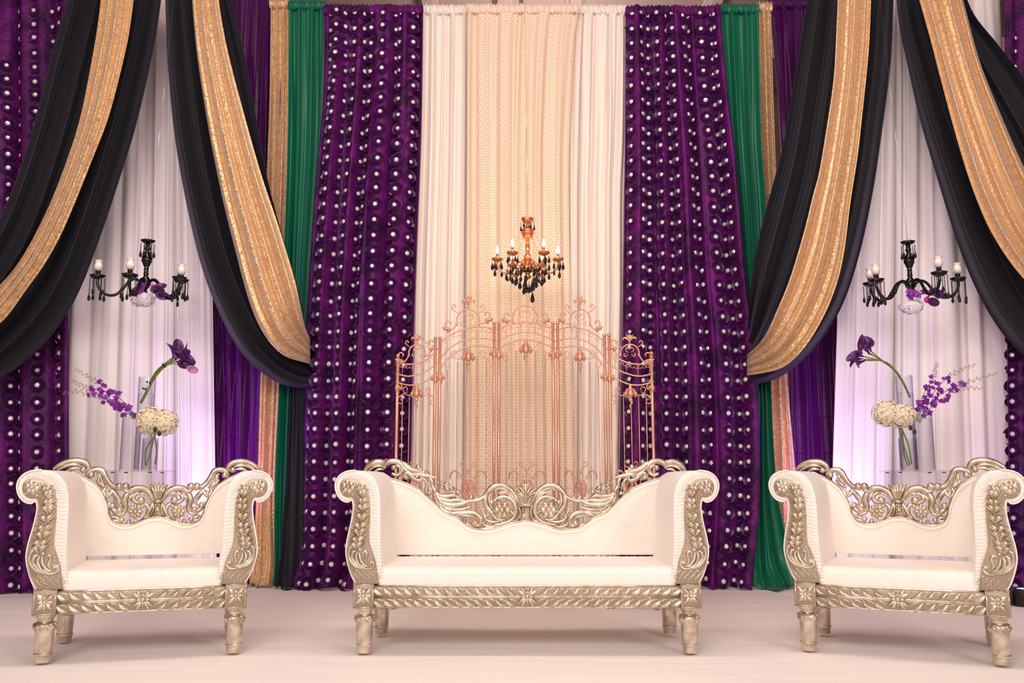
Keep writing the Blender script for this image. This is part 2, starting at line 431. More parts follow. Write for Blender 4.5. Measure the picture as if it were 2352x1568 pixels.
def rosettes(sheet, o, base, nrow, ncol, cap=300):
    acc = sheet.arc(); tot = acc[-1]; m = len(acc)-1; um = .068/(interp(sheet.Re, 2.4)-interp(sheet.Le, 2.4)); r = random.Random(ncol*7+nrow); items = []
    for j in range(nrow):
        v = (j+.55)/nrow
        for i in range(ncol):
            tgt = (i+.5)/ncol*tot
            kx = min(range(m+1), key=lambda q: abs(acc[q]-tgt)); u = kx/m
            u = min(1-um, max(um, u)); p = sheet.pos(u, v+r.uniform(-.002, .002)); n = sheet.normal(u, v)
            n = (n+Vector((0, -.35, 0))).normalized()
            items.append((abs(n.y), p+n*.004, n))
    order = sorted(range(len(items)), key=lambda q: -items[q][0]); show = set(order[:cap])
    far = MB(); farc = MB()
    for q, (sc_, p, n) in enumerate(items):
        if not (abs(p.x) < 4.2): continue
        M4 = place(p-Vector(base), n) @ Matrix.Rotation(r.uniform(0, 6.28), 4, 'Z') @ Matrix.Scale(r.uniform(.9, 1.1), 4)
        if q in show:
            ro = inst('rosette', ROS_ME, o, M4); inst('crystal', CRY_ME, ro)
        else:
            far.add([M4 @ Vector(v_) for v_ in ROS_MB.v], ROS_MB.f); farc.add([M4 @ Vector(v_) for v_ in CRY_MB.v], CRY_MB.f)
    if far.v:
        tag(far.build('folded_rosettes', M_ROSETTE, o, fix=False), kind='stuff')
        tag(farc.build('folded_crystals', M_CRYSTAL, o, smooth=False, fix=False), kind='stuff')
ROS_MB = MB()
def spiral():
    n = 44; v = []; f = []
    for i in range(n+1):
        t = i/n; a = t*3.1*2*PI; r_ = .011+.043*t**.9+.003*math.sin(a*2.3); h = .014-.008*t+.003*math.sin(a*3.3)
        v += [(r_*math.cos(a)*.82, r_*math.sin(a)*.82, 0), ((r_+.007)*math.cos(a), (r_+.007)*math.sin(a), h+.004)]
    f = [(2*i, 2*i+2, 2*i+3, 2*i+1) for i in range(n)]
    ROS_MB.add(v, f)
spiral()
ROS_ME = ROS_MB.mesh('rosette', M_ROSETTE)
CRY_MB = MB(); CRY_MB.lathe([(.0001, .004), (.0165, .006), (.019, .012), (.012, .021), (.0001, .022)], 9)
CRY_ME = CRY_MB.mesh('crystal', M_CRYSTAL, smooth=False)

# backmost first
o, _ = Sheet([(455, -60), (455, 500), (478, 900), (480, 1345)], [(655, -60), (640, 500), (625, 900), (610, 1345)], 7.80, 5, .035, 11).build('velvet_drape', M_VELVET, 'dark purple crushed velvet drape left of the gold strip, behind the left swag', group=None)
o, _ = Sheet([(1766, 0), (1790, 300), (1812, 880), (1820, 1345)], [(1890, 0), (1915, 500), (1945, 900), (1955, 1345)], 7.80, 4, .035, 12).build('velvet_drape', M_VELVET, 'dark purple crushed velvet drape right of the gold strip, behind the right swag')
o, _ = Sheet([(621, 0), (619, 200), (612, 420), (598, 900), (592, 1100), (578, 1350)], [(668, 0), (666, 300), (656, 600), (644, 900), (634, 1150), (648, 1350)], 7.70, 3.2, .026, 13, puddle=.10).build('sequin_drape', M_SEQUIN, 'narrow gold sequin drape hanging beside the emerald drape on the left')
o, _ = Sheet([(1738, 8), (1742, 300), (1755, 550), (1768, 880), (1771, 1100), (1770, 1340)], [(1772, 8), (1780, 250), (1790, 500), (1812, 880), (1831, 1100), (1845, 1340)], 7.70, 2.6, .026, 14, puddle=.10).build('sequin_drape', M_SEQUIN, 'narrow gold sequin drape hanging beside the emerald drape on the right')
o, _ = Sheet([(663, 4), (664, 300), (655, 600), (644, 900), (634, 1150), (634, 1350)], [(748, 8), (742, 300), (722, 600), (706, 900), (700, 1350)], 7.62, 3.4, .03, 15, puddle=.05).build('satin_drape', M_GREEN, 'emerald green satin drape left of the left purple rosette panel')
o, _ = Sheet([(1640, 12), (1655, 200), (1672, 400), (1692, 600), (1710, 740), (1738, 900), (1735, 1050), (1728, 1200), (1716, 1350)], [(1742, 10), (1744, 300), (1756, 500), (1766, 880), (1778, 1100), (1798, 1220), (1834, 1350)], 7.60, 3.4, .034, 16, puddle=.2).build('satin_drape', M_GREEN, 'emerald green satin drape right of the right purple rosette panel, pooling on the floor')
o, _ = Sheet([(672, 820), (668, 950), (656, 1150), (640, 1350)], [(702, 820), (702, 950), (704, 1150), (706, 1350)], 7.56, 2.4, .028, 17, puddle=.10, gather=False).build('satin_drape_tail', M_BLACK, 'black satin tail falling from the gathered left swag to the floor', nv=50, header=False)

# white sheers behind the small chandeliers
for Ls, tagt, grp in (([(95, 300, 'leftmost'), (286, 418, 'middle'), (404, 497, 'rightmost')], 'left', 0), ([(1904, 2046, 'leftmost'), (2036, 2172, 'middle'), (2160, 2375, 'rightmost')], 'right', 1)):
    for i, (a, c, wd) in enumerate(Ls):
        top = 375 if grp == 0 else 2053
        f_ = lambda x, y: top+(x-top)*(.72+.28*(y+60)/1400)
        Sheet([(f_(a, -60), -60), (f_(a, 700), 700), (f_(a, 1340), 1340)], [(f_(c, -60)+14, -60), (f_(c, 700)+4, 700), (f_(c, 1340)-3, 1340)], 7.45+(.05 if i == 1 else 0), 3.0, .024, 30+i+10*grp).build(
            'sheer_drape', M_WHITE, '%s of the three white sheer drapes behind the %s black chandelier' % (wd, tagt), header=False)
        

# centre
Sheet([(968, 14), (963, 300), (952, 600), (948, 800), (938, 1350)], [(1092, 14), (1092, 600), (1088, 1350)], 7.58, 5.2, .03, 21).build('ivory_drape', M_IVORY, 'ivory drape between the left purple rosette panel and the dotted champagne drape')
Sheet([(1312, 14), (1300, 400), (1300, 1350)], [(1441, 14), (1440, 300), (1434, 450), (1434, 700), (1428, 1000), (1422, 1350)], 7.58, 5.2, .03, 22).build('ivory_drape', M_IVORY, 'ivory drape between the dotted champagne drape and the right purple rosette panel')
Sheet([(1074, 12), (1073, 600), (1071, 1350)], [(1330, 12), (1318, 100), (1310, 250), (1306, 400), (1310, 700), (1316, 1000), (1320, 1350)], 7.48, 5.5, .022, 23).build('dotted_drape', M_CHAMP, 'champagne dotted sheer drape at the centre behind the amber chandelier', uv=True, nu=260)

# purple rosette panels
for (Le, Re, Y, seed, n, nr, nc, lab) in (
    ([(744, 14), (741, 200), (724, 400), (712, 560), (702, 720), (696, 900), (690, 1100), (686, 1260), (668, 1350)], [(972, 14), (969, 250), (960, 500), (953, 700), (946, 1000), (938, 1350)], 7.50, 41, 4.4, 37, 11, 'purple rosette drape with crystals left of the centre, beside the sofa'),
    ([(1437, 16), (1436, 300), (1432, 600), (1427, 900), (1420, 1350)], [(1654, 22), (1668, 200), (1690, 400), (1706, 600), (1724, 750), (1736, 900), (1742, 1050), (1738, 1200), (1722, 1350)], 7.50, 42, 4.6, 37, 11, 'purple rosette drape with crystals right of the centre, behind the copper screen'),
    ([(-330, -60), (-330, 1370)], [(160, -60), (165, 400), (168, 700), (169, 1370)], 7.25, 43, 5.6, 40, 15, 'purple rosette drape with crystals at the far left behind the left armchair'),
    ([(2308, -60), (2309, 700), (2316, 1370)], [(2700, -60), (2700, 1370)], 7.25, 44, 5.2, 40, 13, 'purple rosette drape with crystals at the far right behind the right armchair')):
    S_ = Sheet(Le, Re, Y, n, .05, seed, puddle=.07 if seed == 41 else .03)
    o, base = S_.build('rosette_drape', M_PURPLE, lab)
    rosettes(S_, o, base, nr, nc)

# swags
def swag(name, E1, E2, Y, m, nfold, amp, seed, label, dip, bulge=.12):
    """cloth stretched between two edge curves; the folds run along them. dip: where the end tucks back"""
    n = 60; r = random.Random(seed)
    a = cr(E1, 10); c = cr(E2, 10)
    def samp(P, t):
        D = [0]
        for p, q in zip(P, P[1:]): D.append(D[-1]+math.hypot(q[0]-p[0], q[1]-p[1]))
        tt = t*D[-1]
        for i in range(len(P)-1):
            if tt <= D[i+1]+1e-9:
                k_ = (tt-D[i])/max(1e-9, D[i+1]-D[i]); return [P[i][j]+(P[i+1][j]-P[i][j])*k_ for j in (0, 1)]
        return P[-1]
    A = [samp(a, i/n) for i in range(n+1)]; C = [samp(c, i/n) for i in range(n+1)]
    comps = [(nfold, r.random(), 1, r.uniform(-.2, .2)), (nfold*2.1, r.random(), .25, r.uniform(-.4, .4)), (nfold*.5, r.random(), .6, r.uniform(-.1, .1))]
    mb = MB(); nu = int(nfold*22)
    def fn(u, v):
        i = min(n, int(round(v*n))); p = A[i]; q = C[i]
        px = p[0]+(q[0]-p[0])*u; py = p[1]+(q[1]-p[1])*u
        h = 0
        for f_, ph, k_, d in comps:
            s_ = math.sin(2*PI*(f_*u+ph+d*v)); h += k_*(abs(s_)**.9*(1 if s_ > 0 else -1))
        wd = math.hypot(q[0]-p[0], q[1]-p[1])/90
        aa = amp*min(1.15, .35+.5*wd)
        yy = Y-aa*h-bulge*math.sin(PI*min(1, v*1.15))*math.sin(PI*(.15+.7*u))
        t = max(0, (v-dip)/(1-dip)) if dip < 1 else 0; yy += .52*t*t
        x, z = U(px, py, yy)
        return (x, yy, z)
    mb.grid(fn, nu, n)
    X = sum(v_[0] for v_ in mb.v)/len(mb.v); Z = min(v_[2] for v_ in mb.v)
    o = mb.build(name, m, origin=(X, Y, Z), fix=False)
    so = o.modifiers.new('thickness', 'SOLIDIFY'); so.thickness = .003; so.offset = 0
    return tag(o, label, 'swag')
YS = 7.02
swag('black_swag', [(376, -50), (362, 60), (345, 150), (312, 290), (275, 410), (235, 530), (190, 650), (150, 725), (90, 800), (0, 868), (-120, 905), (-260, 900)],
     [(170, -50), (150, 20), (118, 130), (85, 260), (45, 390), (0, 500), (-60, 600), (-140, 700), (-220, 770), (-260, 790)], YS, M_BLACK, 4.2, .055, 51, 'black satin swag at the far left sweeping down behind a gold swag', 2)
swag('black_swag', [(378, -50), (382, 60), (386, 150), (400, 300), (425, 450), (460, 600), (500, 710), (555, 810), (620, 868), (670, 888), (712, 890)],
     [(520, -50), (540, 40), (562, 130), (590, 280), (612, 400), (642, 520), (672, 620), (690, 690), (698, 740), (706, 770), (714, 790)], YS, M_BLACK, 4.2, .055, 52, 'black satin swag gathered at the left edge of the left purple panel', .80)
swag('black_swag', [(2053, -50), (2050, 60), (2044, 160), (2026, 300), (2005, 440), (1975, 580), (1935, 700), (1880, 790), (1815, 850), (1770, 874), (1716, 884)],
     [(1868, -50), (1852, 20), (1835, 120), (1818, 220), (1793, 357), (1757, 490), (1732, 600), (1722, 690), (1718, 750), (1714, 780)], YS, M_BLACK, 4.2, .055, 53, 'black satin swag gathered at the right edge of the right purple panel', .80)
swag('black_swag', [(2055, -50), (2066, 60), (2085, 150), (2112, 270), (2150, 400), (2200, 560), (2250, 680), (2310, 775), (2380, 840), (2480, 880), (2620, 890)],
     [(2205, -50), (2235, 30), (2290, 100), (2352, 180), (2430, 300), (2500, 440), (2560, 600), (2620, 740)], YS, M_BLACK, 4.2, .055, 54, 'black satin swag at the far right sweeping down behind a gold swag', 2)
YG = 6.74
swag('gold_swag', [(312, -50), (300, 50), (285, 130), (250, 265), (210, 370), (155, 505), (112, 590), (60, 665), (0, 742), (-90, 800), (-240, 830)],
     [(238, -50), (226, 50), (213, 130), (185, 270), (150, 380), (110, 480), (55, 585), (0, 655), (-90, 735), (-240, 790)], YG, M_SEQUIN, 3.5, .036, 61, 'gold sequin swag at the far left lying over a black swag', 2, .10)
swag('gold_swag', [(438, -50), (446, 60), (456, 150), (480, 300), (510, 450), (542, 580), (572, 690), (605, 765), (650, 815), (712, 835)],
     [(496, -50), (508, 40), (526, 130), (560, 260), (600, 400), (640, 520), (676, 640), (692, 710), (700, 750), (712, 778)], YG, M_SEQUIN, 4, .036, 62, 'gold sequin swag gathered left of the left purple panel over black satin', .84, .10)
swag('gold_swag', [(2002, -50), (1999, 50), (1994, 134), (1980, 268), (1970, 357), (1953, 468), (1940, 571), (1924, 645), (1895, 720), (1850, 795), (1795, 845), (1716, 862)],
     [(1926, -50), (1922, 50), (1915, 178), (1900, 285), (1882, 393), (1868, 446), (1846, 535), (1815, 638), (1788, 705), (1755, 775), (1716, 815)], YG, M_SEQUIN, 4, .036, 63, 'gold sequin swag gathered right of the right purple panel over black satin', .84, .10)
swag('gold_swag', [(2098, -50), (2112, 0), (2137, 89), (2172, 223), (2203, 335), (2239, 446), (2284, 545), (2352, 640), (2450, 725), (2620, 790)],
     [(2196, -50), (2212, 0), (2248, 134), (2293, 250), (2352, 385), (2430, 540), (2520, 650), (2620, 730)], YG, M_SEQUIN, 4, .036, 64, 'gold sequin swag at the far right lying over a black swag', 2, .10)

# pipe frame that carries the centre drapes
t = thing('pipe_frame', (0, 7.86, 0), 'metal pipe and crossbar frame behind the centre drapes, its post tip showing above them', 'frame')
b = MB(); x_, z_ = U(1197, -25, 7.86); b.tube([(x_, 0, 0), (x_, 0, z_)], .019, 12); b.build('upright', M_PIPE, t, fix=False)
zc = U(1197, 40, 7.86)[1]
b = MB(); b.tube([(-1.7, 0, zc), (1.8, 0, zc)], .018, 10); b.build('crossbar', M_PIPE, t, fix=False)

# ------------------------------------------------------------------ carved sofa and armchairs
YF = 4.66
def z1(x, y): return 740+x/3.136, 1040+y/3.136
ARMREF = U(839, 1100, YF)[0]
def armpt(x, y):
    px, py = z1(x, y); X, Z = U(px, py, YF); return X-ARMREF, Z
PXM = 1/(3.136*F_PX/YF)
ARM_BODY = [armpt(*p) for p in [(236, 958), (206, 905), (180, 825), (164, 735), (174, 640), (199, 530), (213, 450), (217, 400), (206, 352), (180, 370), (140, 360), (105, 322), (88, 270), (92, 222), (120, 178), (170, 150), (235, 142), (300, 150), (352, 182), (390, 240), (408, 310), (414, 400), (412, 550), (414, 700), (422, 820), (430, 958)]]
ARM_PLATE = [armpt(*p) for p in cr([(242, 960), (208, 890), (184, 820), (173, 730), (186, 640), (212, 540), (226, 450), (229, 385), (212, 335), (180, 337), (140, 318), (122, 278), (126, 235), (150, 210), (200, 202), (250, 212), (290, 240), (318, 285), (332, 350), (338, 450), (335, 550), (334, 650), (352, 720), (378, 800), (388, 870), (400, 960)], 3)]

class Carve(MB):
    """relief in an x-z plane facing -y; conv turns drawing units into metres"""
    def __init__(s, conv, rs, y, sx=1):
        super().__init__(); s.conv = conv; s.rs = rs; s.y = y; s.sx = sx
    def P(s, p, lift=0): x, z = s.conv(*p[:2]); return (s.sx*x, s.y-lift, z)
    def stroke(s, pts, rad, flat=.75, n=5, seg=7, lift=0):
        if not hasattr(rad, '__len__'): rad = [rad*.45]+[rad]*(len(pts)-2)+[rad*.35]
        q = cr([(p[0], p[1], r_) for p, r_ in zip(pts, rad)], n)
        s.tube([s.P(p, lift) for p in q], [max(.0007, abs(p[2])*s.rs) for p in q], seg, flat, (0, 1, 0))
    def dot(s, p, r_, flat=.8, lift=0): s.ball(s.P(p, lift), r_*s.rs, (1, flat, 1), 10, 6)
    def leaf(s, a, c, wd, bend=0.0, lift=0, h=.5):
        """pointed leaf with a raised midrib from a to c"""
        n = 6; v = []; f = []
        dx, dy = c[0]-a[0], c[1]-a[1]; l_ = math.hypot(dx, dy); nx, ny = -dy/l_, dx/l_
        for i in range(n+1):
            t = i/n; w_ = wd*math.sin(PI*min(1, t*.92+.06))**.8*.5; cx = a[0]+dx*t+nx*bend*l_*math.sin(PI*t); cy = a[1]+dy*t+ny*bend*l_*math.sin(PI*t)
            hh = h*wd*s.rs*math.sin(PI*(.1+.85*t))
            for k_, hq in ((-1, 0), (-.5, .75), (0, 1.1), (.5, .75), (1, 0)):
                q = s.P((cx+nx*w_*k_, cy+ny*w_*k_), lift); v.append((q[0], q[1]-hh*hq, q[2]))
        for i in range(n):
            for k_ in range(4): f.append((i*5+k_, i*5+k_+1, i*5+6+k_, i*5+5+k_))
        s.add(v, f)
    def flower(s, c, r_, n=6, lift=0, rot=0.0):
        for k_ in range(n):
            a = rot+2*PI*k_/n
            s.leaf((c[0]+.12*r_*math.cos(a), c[1]+.12*r_*math.sin(a)), (c[0]+r_*math.cos(a), c[1]+r_*math.sin(a)), r_*.78*6/n, 0, lift, .35)
        s.dot(c, r_*.24, 1, lift+.006)

def arm(parent, xleg, sx, D=.64):
    """scrolled arm on the leg at xleg; sx mirrors it"""
    fl = lambda poly: [(xleg+sx*x, z) for x, z in poly]
    b = MB(); b.prism(fl(ARM_BODY), -.055, D); ar = b.build('arm_rest', M_BROCADE, parent, bevel=.02)
    # piping round the front
    b = MB(); pc = cr([(xleg+sx*x, -.058, z) for x, z in ARM_BODY[:17]], 3); b.tube(pc, .0042, 6); b.build('piping', M_PIPING, ar, fix=False)
    # small gathers along the roll
    b = MB(); g = cr([armpt(*p) for p in [(130, 190), (190, 170), (255, 175), (312, 205), (352, 265), (368, 340), (374, 450), (372, 560), (378, 660), (392, 750), (400, 850), (408, 930)]], 4)
    rr = random.Random(5)
    for i in range(1, len(g)-1, 1):
        (x0, z0), (x1, z1_) = g[i-1], g[i+1]; tx, tz = x1-x0, z1_-z0; l_ = math.hypot(tx, tz); nx, nz = tz/l_, -tx/l_
        c = g[i]; a_ = .018+.006*rr.random()
        q0 = (xleg+sx*(c[0]-nx*a_), -.0565, c[1]-nz*a_-.004); q1 = (xleg+sx*(c[0]+nx*a_), -.055, c[1]+nz*a_+.004)
        qm = (xleg+sx*c[0], -.0585, c[1])
        b.tube([q0, qm, q1], [.001, .0030, .001], 6, .5, (0, 1, 0))
    b.build('gathers', M_BROCADE, ar, fix=False)
    b = MB(); b.prism(fl(ARM_PLATE), -.066, -.045); pl = b.build('carved_front', M_SILVER_SHADE, parent, bevel=.003)
    c = Carve(armpt, PXM, -.066, sx); conv0 = c.conv; c.conv = lambda x, y: (conv0(x, y)[0]+sx*xleg, conv0(x, y)[1])
    c.stroke([(240, 950), (208, 885), (186, 820), (176, 730), (189, 640), (215, 540), (229, 450), (231, 390)], 4)
    c.stroke([(250, 214), (288, 242), (314, 285), (328, 350), (334, 450), (331, 550), (330, 650), (348, 720), (373, 800), (384, 870)], 4)
    c.build('carved_edge', M_SILVER, pl, fix=True)
    lf = Carve(c.conv, PXM, -.066, sx)
    sp = cr([(262, 250), (288, 300), (291, 380), (284, 470), (270, 560), (254, 640), (244, 705)], 4)
    lf.stroke([(262, 250), (288, 300), (291, 380), (284, 470), (270, 560), (254, 640), (244, 705)], 8, 1, lift=.003)
    m_ = len(sp)
    for i in range(9):
        k_ = int((i+.9)/9*(m_-2)); x, y = sp[k_]; wl = interp([(250, 40), (400, 56), (560, 64), (700, 64)], y)
        lf.leaf((x-3, y+34), (x-wl*1.04, y-16), 60, .22, h=.7); lf.leaf((x+3, y+34), (x+wl*.86, y-24), 56, -.22, h=.7)
    lf.leaf((262, 262), (232, 224), 24); lf.leaf((286, 292), (262, 232), 24, .2); lf.leaf((290, 300), (306, 262), 20)
    # acanthus cup below the stem
    for q, r_ in (([(244, 700), (205, 690), (184, 730), (196, 790), (240, 835), (290, 850)], 12), ([(240, 720), (214, 735), (212, 780), (250, 830), (300, 848)], 12), ([(250, 730), (238, 770), (262, 822), (312, 842)], 12),
                  ([(262, 730), (268, 780), (296, 822), (330, 836)], 12), ([(280, 740), (300, 725), (318, 745), (306, 790), (322, 822)], 12), ([(290, 850), (340, 850), (366, 825), (356, 800), (338, 806)], 12)):
        lf.stroke(q, r_, .9)
    lf.dot((345, 806), 15); lf.dot((205, 692), 11); lf.dot((268, 712), 14); lf.dot((310, 728), 11)
    lf.build('leaf_carving', M_SILVER, pl)
    ro = Carve(c.conv, PXM, -.066, sx); ro.flower((182, 262), 54, 6, rot=.3); ro.dot((240, 236), 9); ro.dot((142, 305), 8); ro.dot((215, 318), 9)
    ro.build('rosette', M_SILVER, pl)
    cb = Carve(c.conv, PXM, -.066, sx)
    for i in range(9):
        x0 = 192+i*22; y0 = 850 if i < 5 else 858
        if i % 2 == 0: cb.stroke([(x0, y0), (x0+40, y0+45), (min(392, x0+85), min(950, y0+92))], 2.6, seg=5)
        for j in range(4):
            yy = 868+j*24+(i % 2)*10
            if 200+(yy-850)*.38 < x0+4 < 388: cb.dot((x0+4, yy), 4.6)
    cb.build('crosshatch_carving', M_SILVER, pl)

def corner_and_leg(parent, x, y, front=True):
    zt_ = armpt(0, 958)[1]; zb_ = armpt(0, 1138)[1]; h = .052
    if front:
        b = MB(); b.box((x-h, y-.062, zb_), (x+h, y+.05, zt_+.01)); bl = b.build('corner_block', M_SILVER_SHADE, parent, bevel=.004)
        c = Carve(lambda u, v: (x+u, (zt_+zb_)/2+v), 1, y-.062)
        for s_ in range(4):
            a = PI/4+s_*PI/2; c.leaf((.004*math.cos(a), .004*math.sin(a)), (.052*math.cos(a), .052*math.sin(a)), .026, h=.4)
            a = s_*PI/2; c.leaf((.004*math.cos(a), .004*math.sin(a)), (.036*math.cos(a), .036*math.sin(a)), .016, h=.4)
        c.dot((0, 0), .009, 1, .004)
        for q in ([(-.046, -.055), (.046, -.055)], [(.046, -.055), (.046, .055)], [(.046, .055), (-.046, .055)], [(-.046, .055), (-.046, -.055)]):
            c.stroke(q, [.003, .003], n=2)
        c.build('block_flower', M_SILVER, bl)
    S = 1/(3.136*450)
    prof = [(.0, 1137), (70, 1137), (68, 1150), (55, 1168), (47, 1184), (47, 1192), (62, 1204), (71, 1222), (70, 1244), (60, 1262), (59, 1275), (60, 1300), (55, 1400), (53, 1415), (59, 1420), (59, 1432), (53, 1437), (50, 1444), (49, 1484), (0, 1485)]
    z_of = lambda yy: zb_+.004-(yy-1137)/(1485-1137)*(zb_-.009)
    b = MB(); b.lathe([(r_*S, z_of(yy)) for r_, yy in prof], 22, (x, y, 0)); lg = b.build('leg', M_SILVER, parent, angle=50)
    b = MB()
    for k_ in range(9):
        a = 2*PI*k_/9; r_ = 66*S
        p = [(x+r_*1.02*math.cos(a+d), y+r_*1.02*math.sin(a+d), z_of(yy)) for d, yy in ((-.25, 1206), (0, 1228), (.3, 1252))]
        b.tube(p, [.003, .0075, .003], 6)
    b.build('knee_carving', M_SILVER, lg, fix=False)

def front_rail(parent, half, y):
    zt_ = armpt(0, 972)[1]; zb_ = armpt(0, 1136)[1]; zm = armpt(0, 1052)[1]
    b = MB(); b.box((-half, y, zb_), (half, y+.05, zt_)); rl = b.build('front_rail', M_SILVER_SHADE, parent, bevel=.003)
    c = Carve(lambda u, v: (u, v), 1, y)
    for z_, r_ in ((zt_-.004, .0045), (zm, .0048), (zm-.007, .0028), (zb_+.003, .004)):
        c.stroke([(-half, z_), (0, z_), (half, z_)], [r_, r_, r_], n=2, seg=6)
    c.build('rail_moulding', M_SILVER, rl)
    c = Carve(lambda u, v: (u, v), 1, y)
    n = int((half-.06)/.049)
    st = (half-.055)/n
    for s_ in (-1, 1):
        for i in range(n):
            x = s_*(half-st*(i+.5))
            for (za, zb2) in ((zt_-.012, zm+.007), (zm-.013, zb_+.007)):
                up = za == zt_-.012; zz0, zz1 = (za, zb2)
                c.leaf((x+s_*.026, zz0), (x-s_*.028, zz1), .026, .16*s_, h=.5)
                c.stroke([(x+s_*.010, zz0), (x-s_*.014, zz0-.004), (x-s_*.030, (zz0+zz1)/2)], .0036, seg=5, n=3)
    c.build('rail_leaves', M_SILVER, rl)
    c = Carve(lambda u, v: (u, v), 1, y); cz = (zt_+zb_)/2
    for k_ in range(4):
        a = PI/4+k_*PI/2
        for d in (-.22, .22): c.leaf((.006*math.cos(a), cz+.006*math.sin(a)), (.056*math.cos(a+d), cz+.056*math.sin(a+d)), .022, h=.5, lift=.003)
        a = k_*PI/2; c.leaf((.004*math.cos(a), cz+.004*math.sin(a)), (.036*math.cos(a), cz+.036*math.sin(a)), .018, h=.5, lift=.004)
    c.dot((0, cz), .011, 1, .008); c.build('rail_flower', M_SILVER, rl)

def seat(parent, half, D):
    z0_ = armpt(0, 985)[1]; z1_ = .430
    b = MB(); b.box((-half, -.05, z0_-.02), (half, D, z1_)); b.build('seat_cushion', M_BROCADE, parent, bevel=.035)
    zb_ = armpt(0, 1136)[1]
    for s_ in (-1, 1):
        b = MB(); x = s_*(half+.03); b.box((x-.025, .04, zb_+.01), (x+.025, D-.02, z0_+.02)); b.build('side_rail', M_SILVER_SHADE, parent, bevel=.003)
    b = MB(); b.box((-half, D-.05, zb_+.01), (half, D-.005, z0_)); b.build('back_rail', M_SILVER_SHADE, parent, bevel=.003)

def backrest(parent, top, half, yb, zbot):
    """top: [(x, z)] of the right-going half from the arm to the centre, mirrored"""
    t_ = cr([(x, z, 0) for x, z in top], 4); L_ = [(p[0], p[1]) for p in t_]; R_ = [(-x, z) for x, z in L_[::-1]]
    poly = [(-half, zbot)]+[p for p in L_]+R_[1:]+[(half, zbot)]
    b = MB(); b.prism(poly, yb, yb+.085); bk = b.build('backrest', M_BROCADE, parent, bevel=.022)
    b = MB(); P_ = L_+R_[1:]; b.tube([(x, yb-.002, z-.012) for x, z in P_], .004, 6); b.build('piping', M_PIPING, bk, fix=False)
    b = MB(); b.tube([(x, yb+.02, z+.002) for x, z in P_], .0095, 8)
    for i in range(0, len(P_)-1):
        for t2 in (0, .33, .66):
            x = P_[i][0]+(P_[i+1][0]-P_[i][0])*t2; z = P_[i][1]+(P_[i+1][1]-P_[i][1])*t2
            b.ball((x, yb+.009, z+.001), .0052, seg=6, rings=4)
    return b.build('backrest_moulding', M_SILVER, bk, fix=False)

def crest(parent, conv, rs, y, prims, centre):
    for sx in (1, -1):
        c = Carve(conv, rs, y, sx)
        for i, pr in enumerate(prims):
            if pr[0] == 's': c.stroke(pr[1], pr[2], .8, lift=(i % 3)*.003)
            elif pr[0] == 'd': c.dot(pr[1], pr[2], 1, .004)
            elif pr[0] == 'l': c.leaf(pr[1], pr[2], pr[3], pr[4] if len(pr) > 4 else 0, .004, .6); c.leaf(pr[1], pr[2], pr[3], pr[4] if len(pr) > 4 else 0, -.012, -.3)
        c.build('crest_carving', M_SILVER, parent, fix=True)
        c = Carve(conv, rs, y, sx)
        for pr in prims:
            if pr[0] == 'f': c.flower(pr[1], pr[2], pr[3], lift=.010); c.ball(c.P(pr[1]), pr[2]*.6*rs, (1, .5, 1))
        c.build('crest_flower', M_SILVER, parent)
    c = Carve(conv, rs, y, 1); centre(c); c.build('crest_plume', M_SILVER, parent)

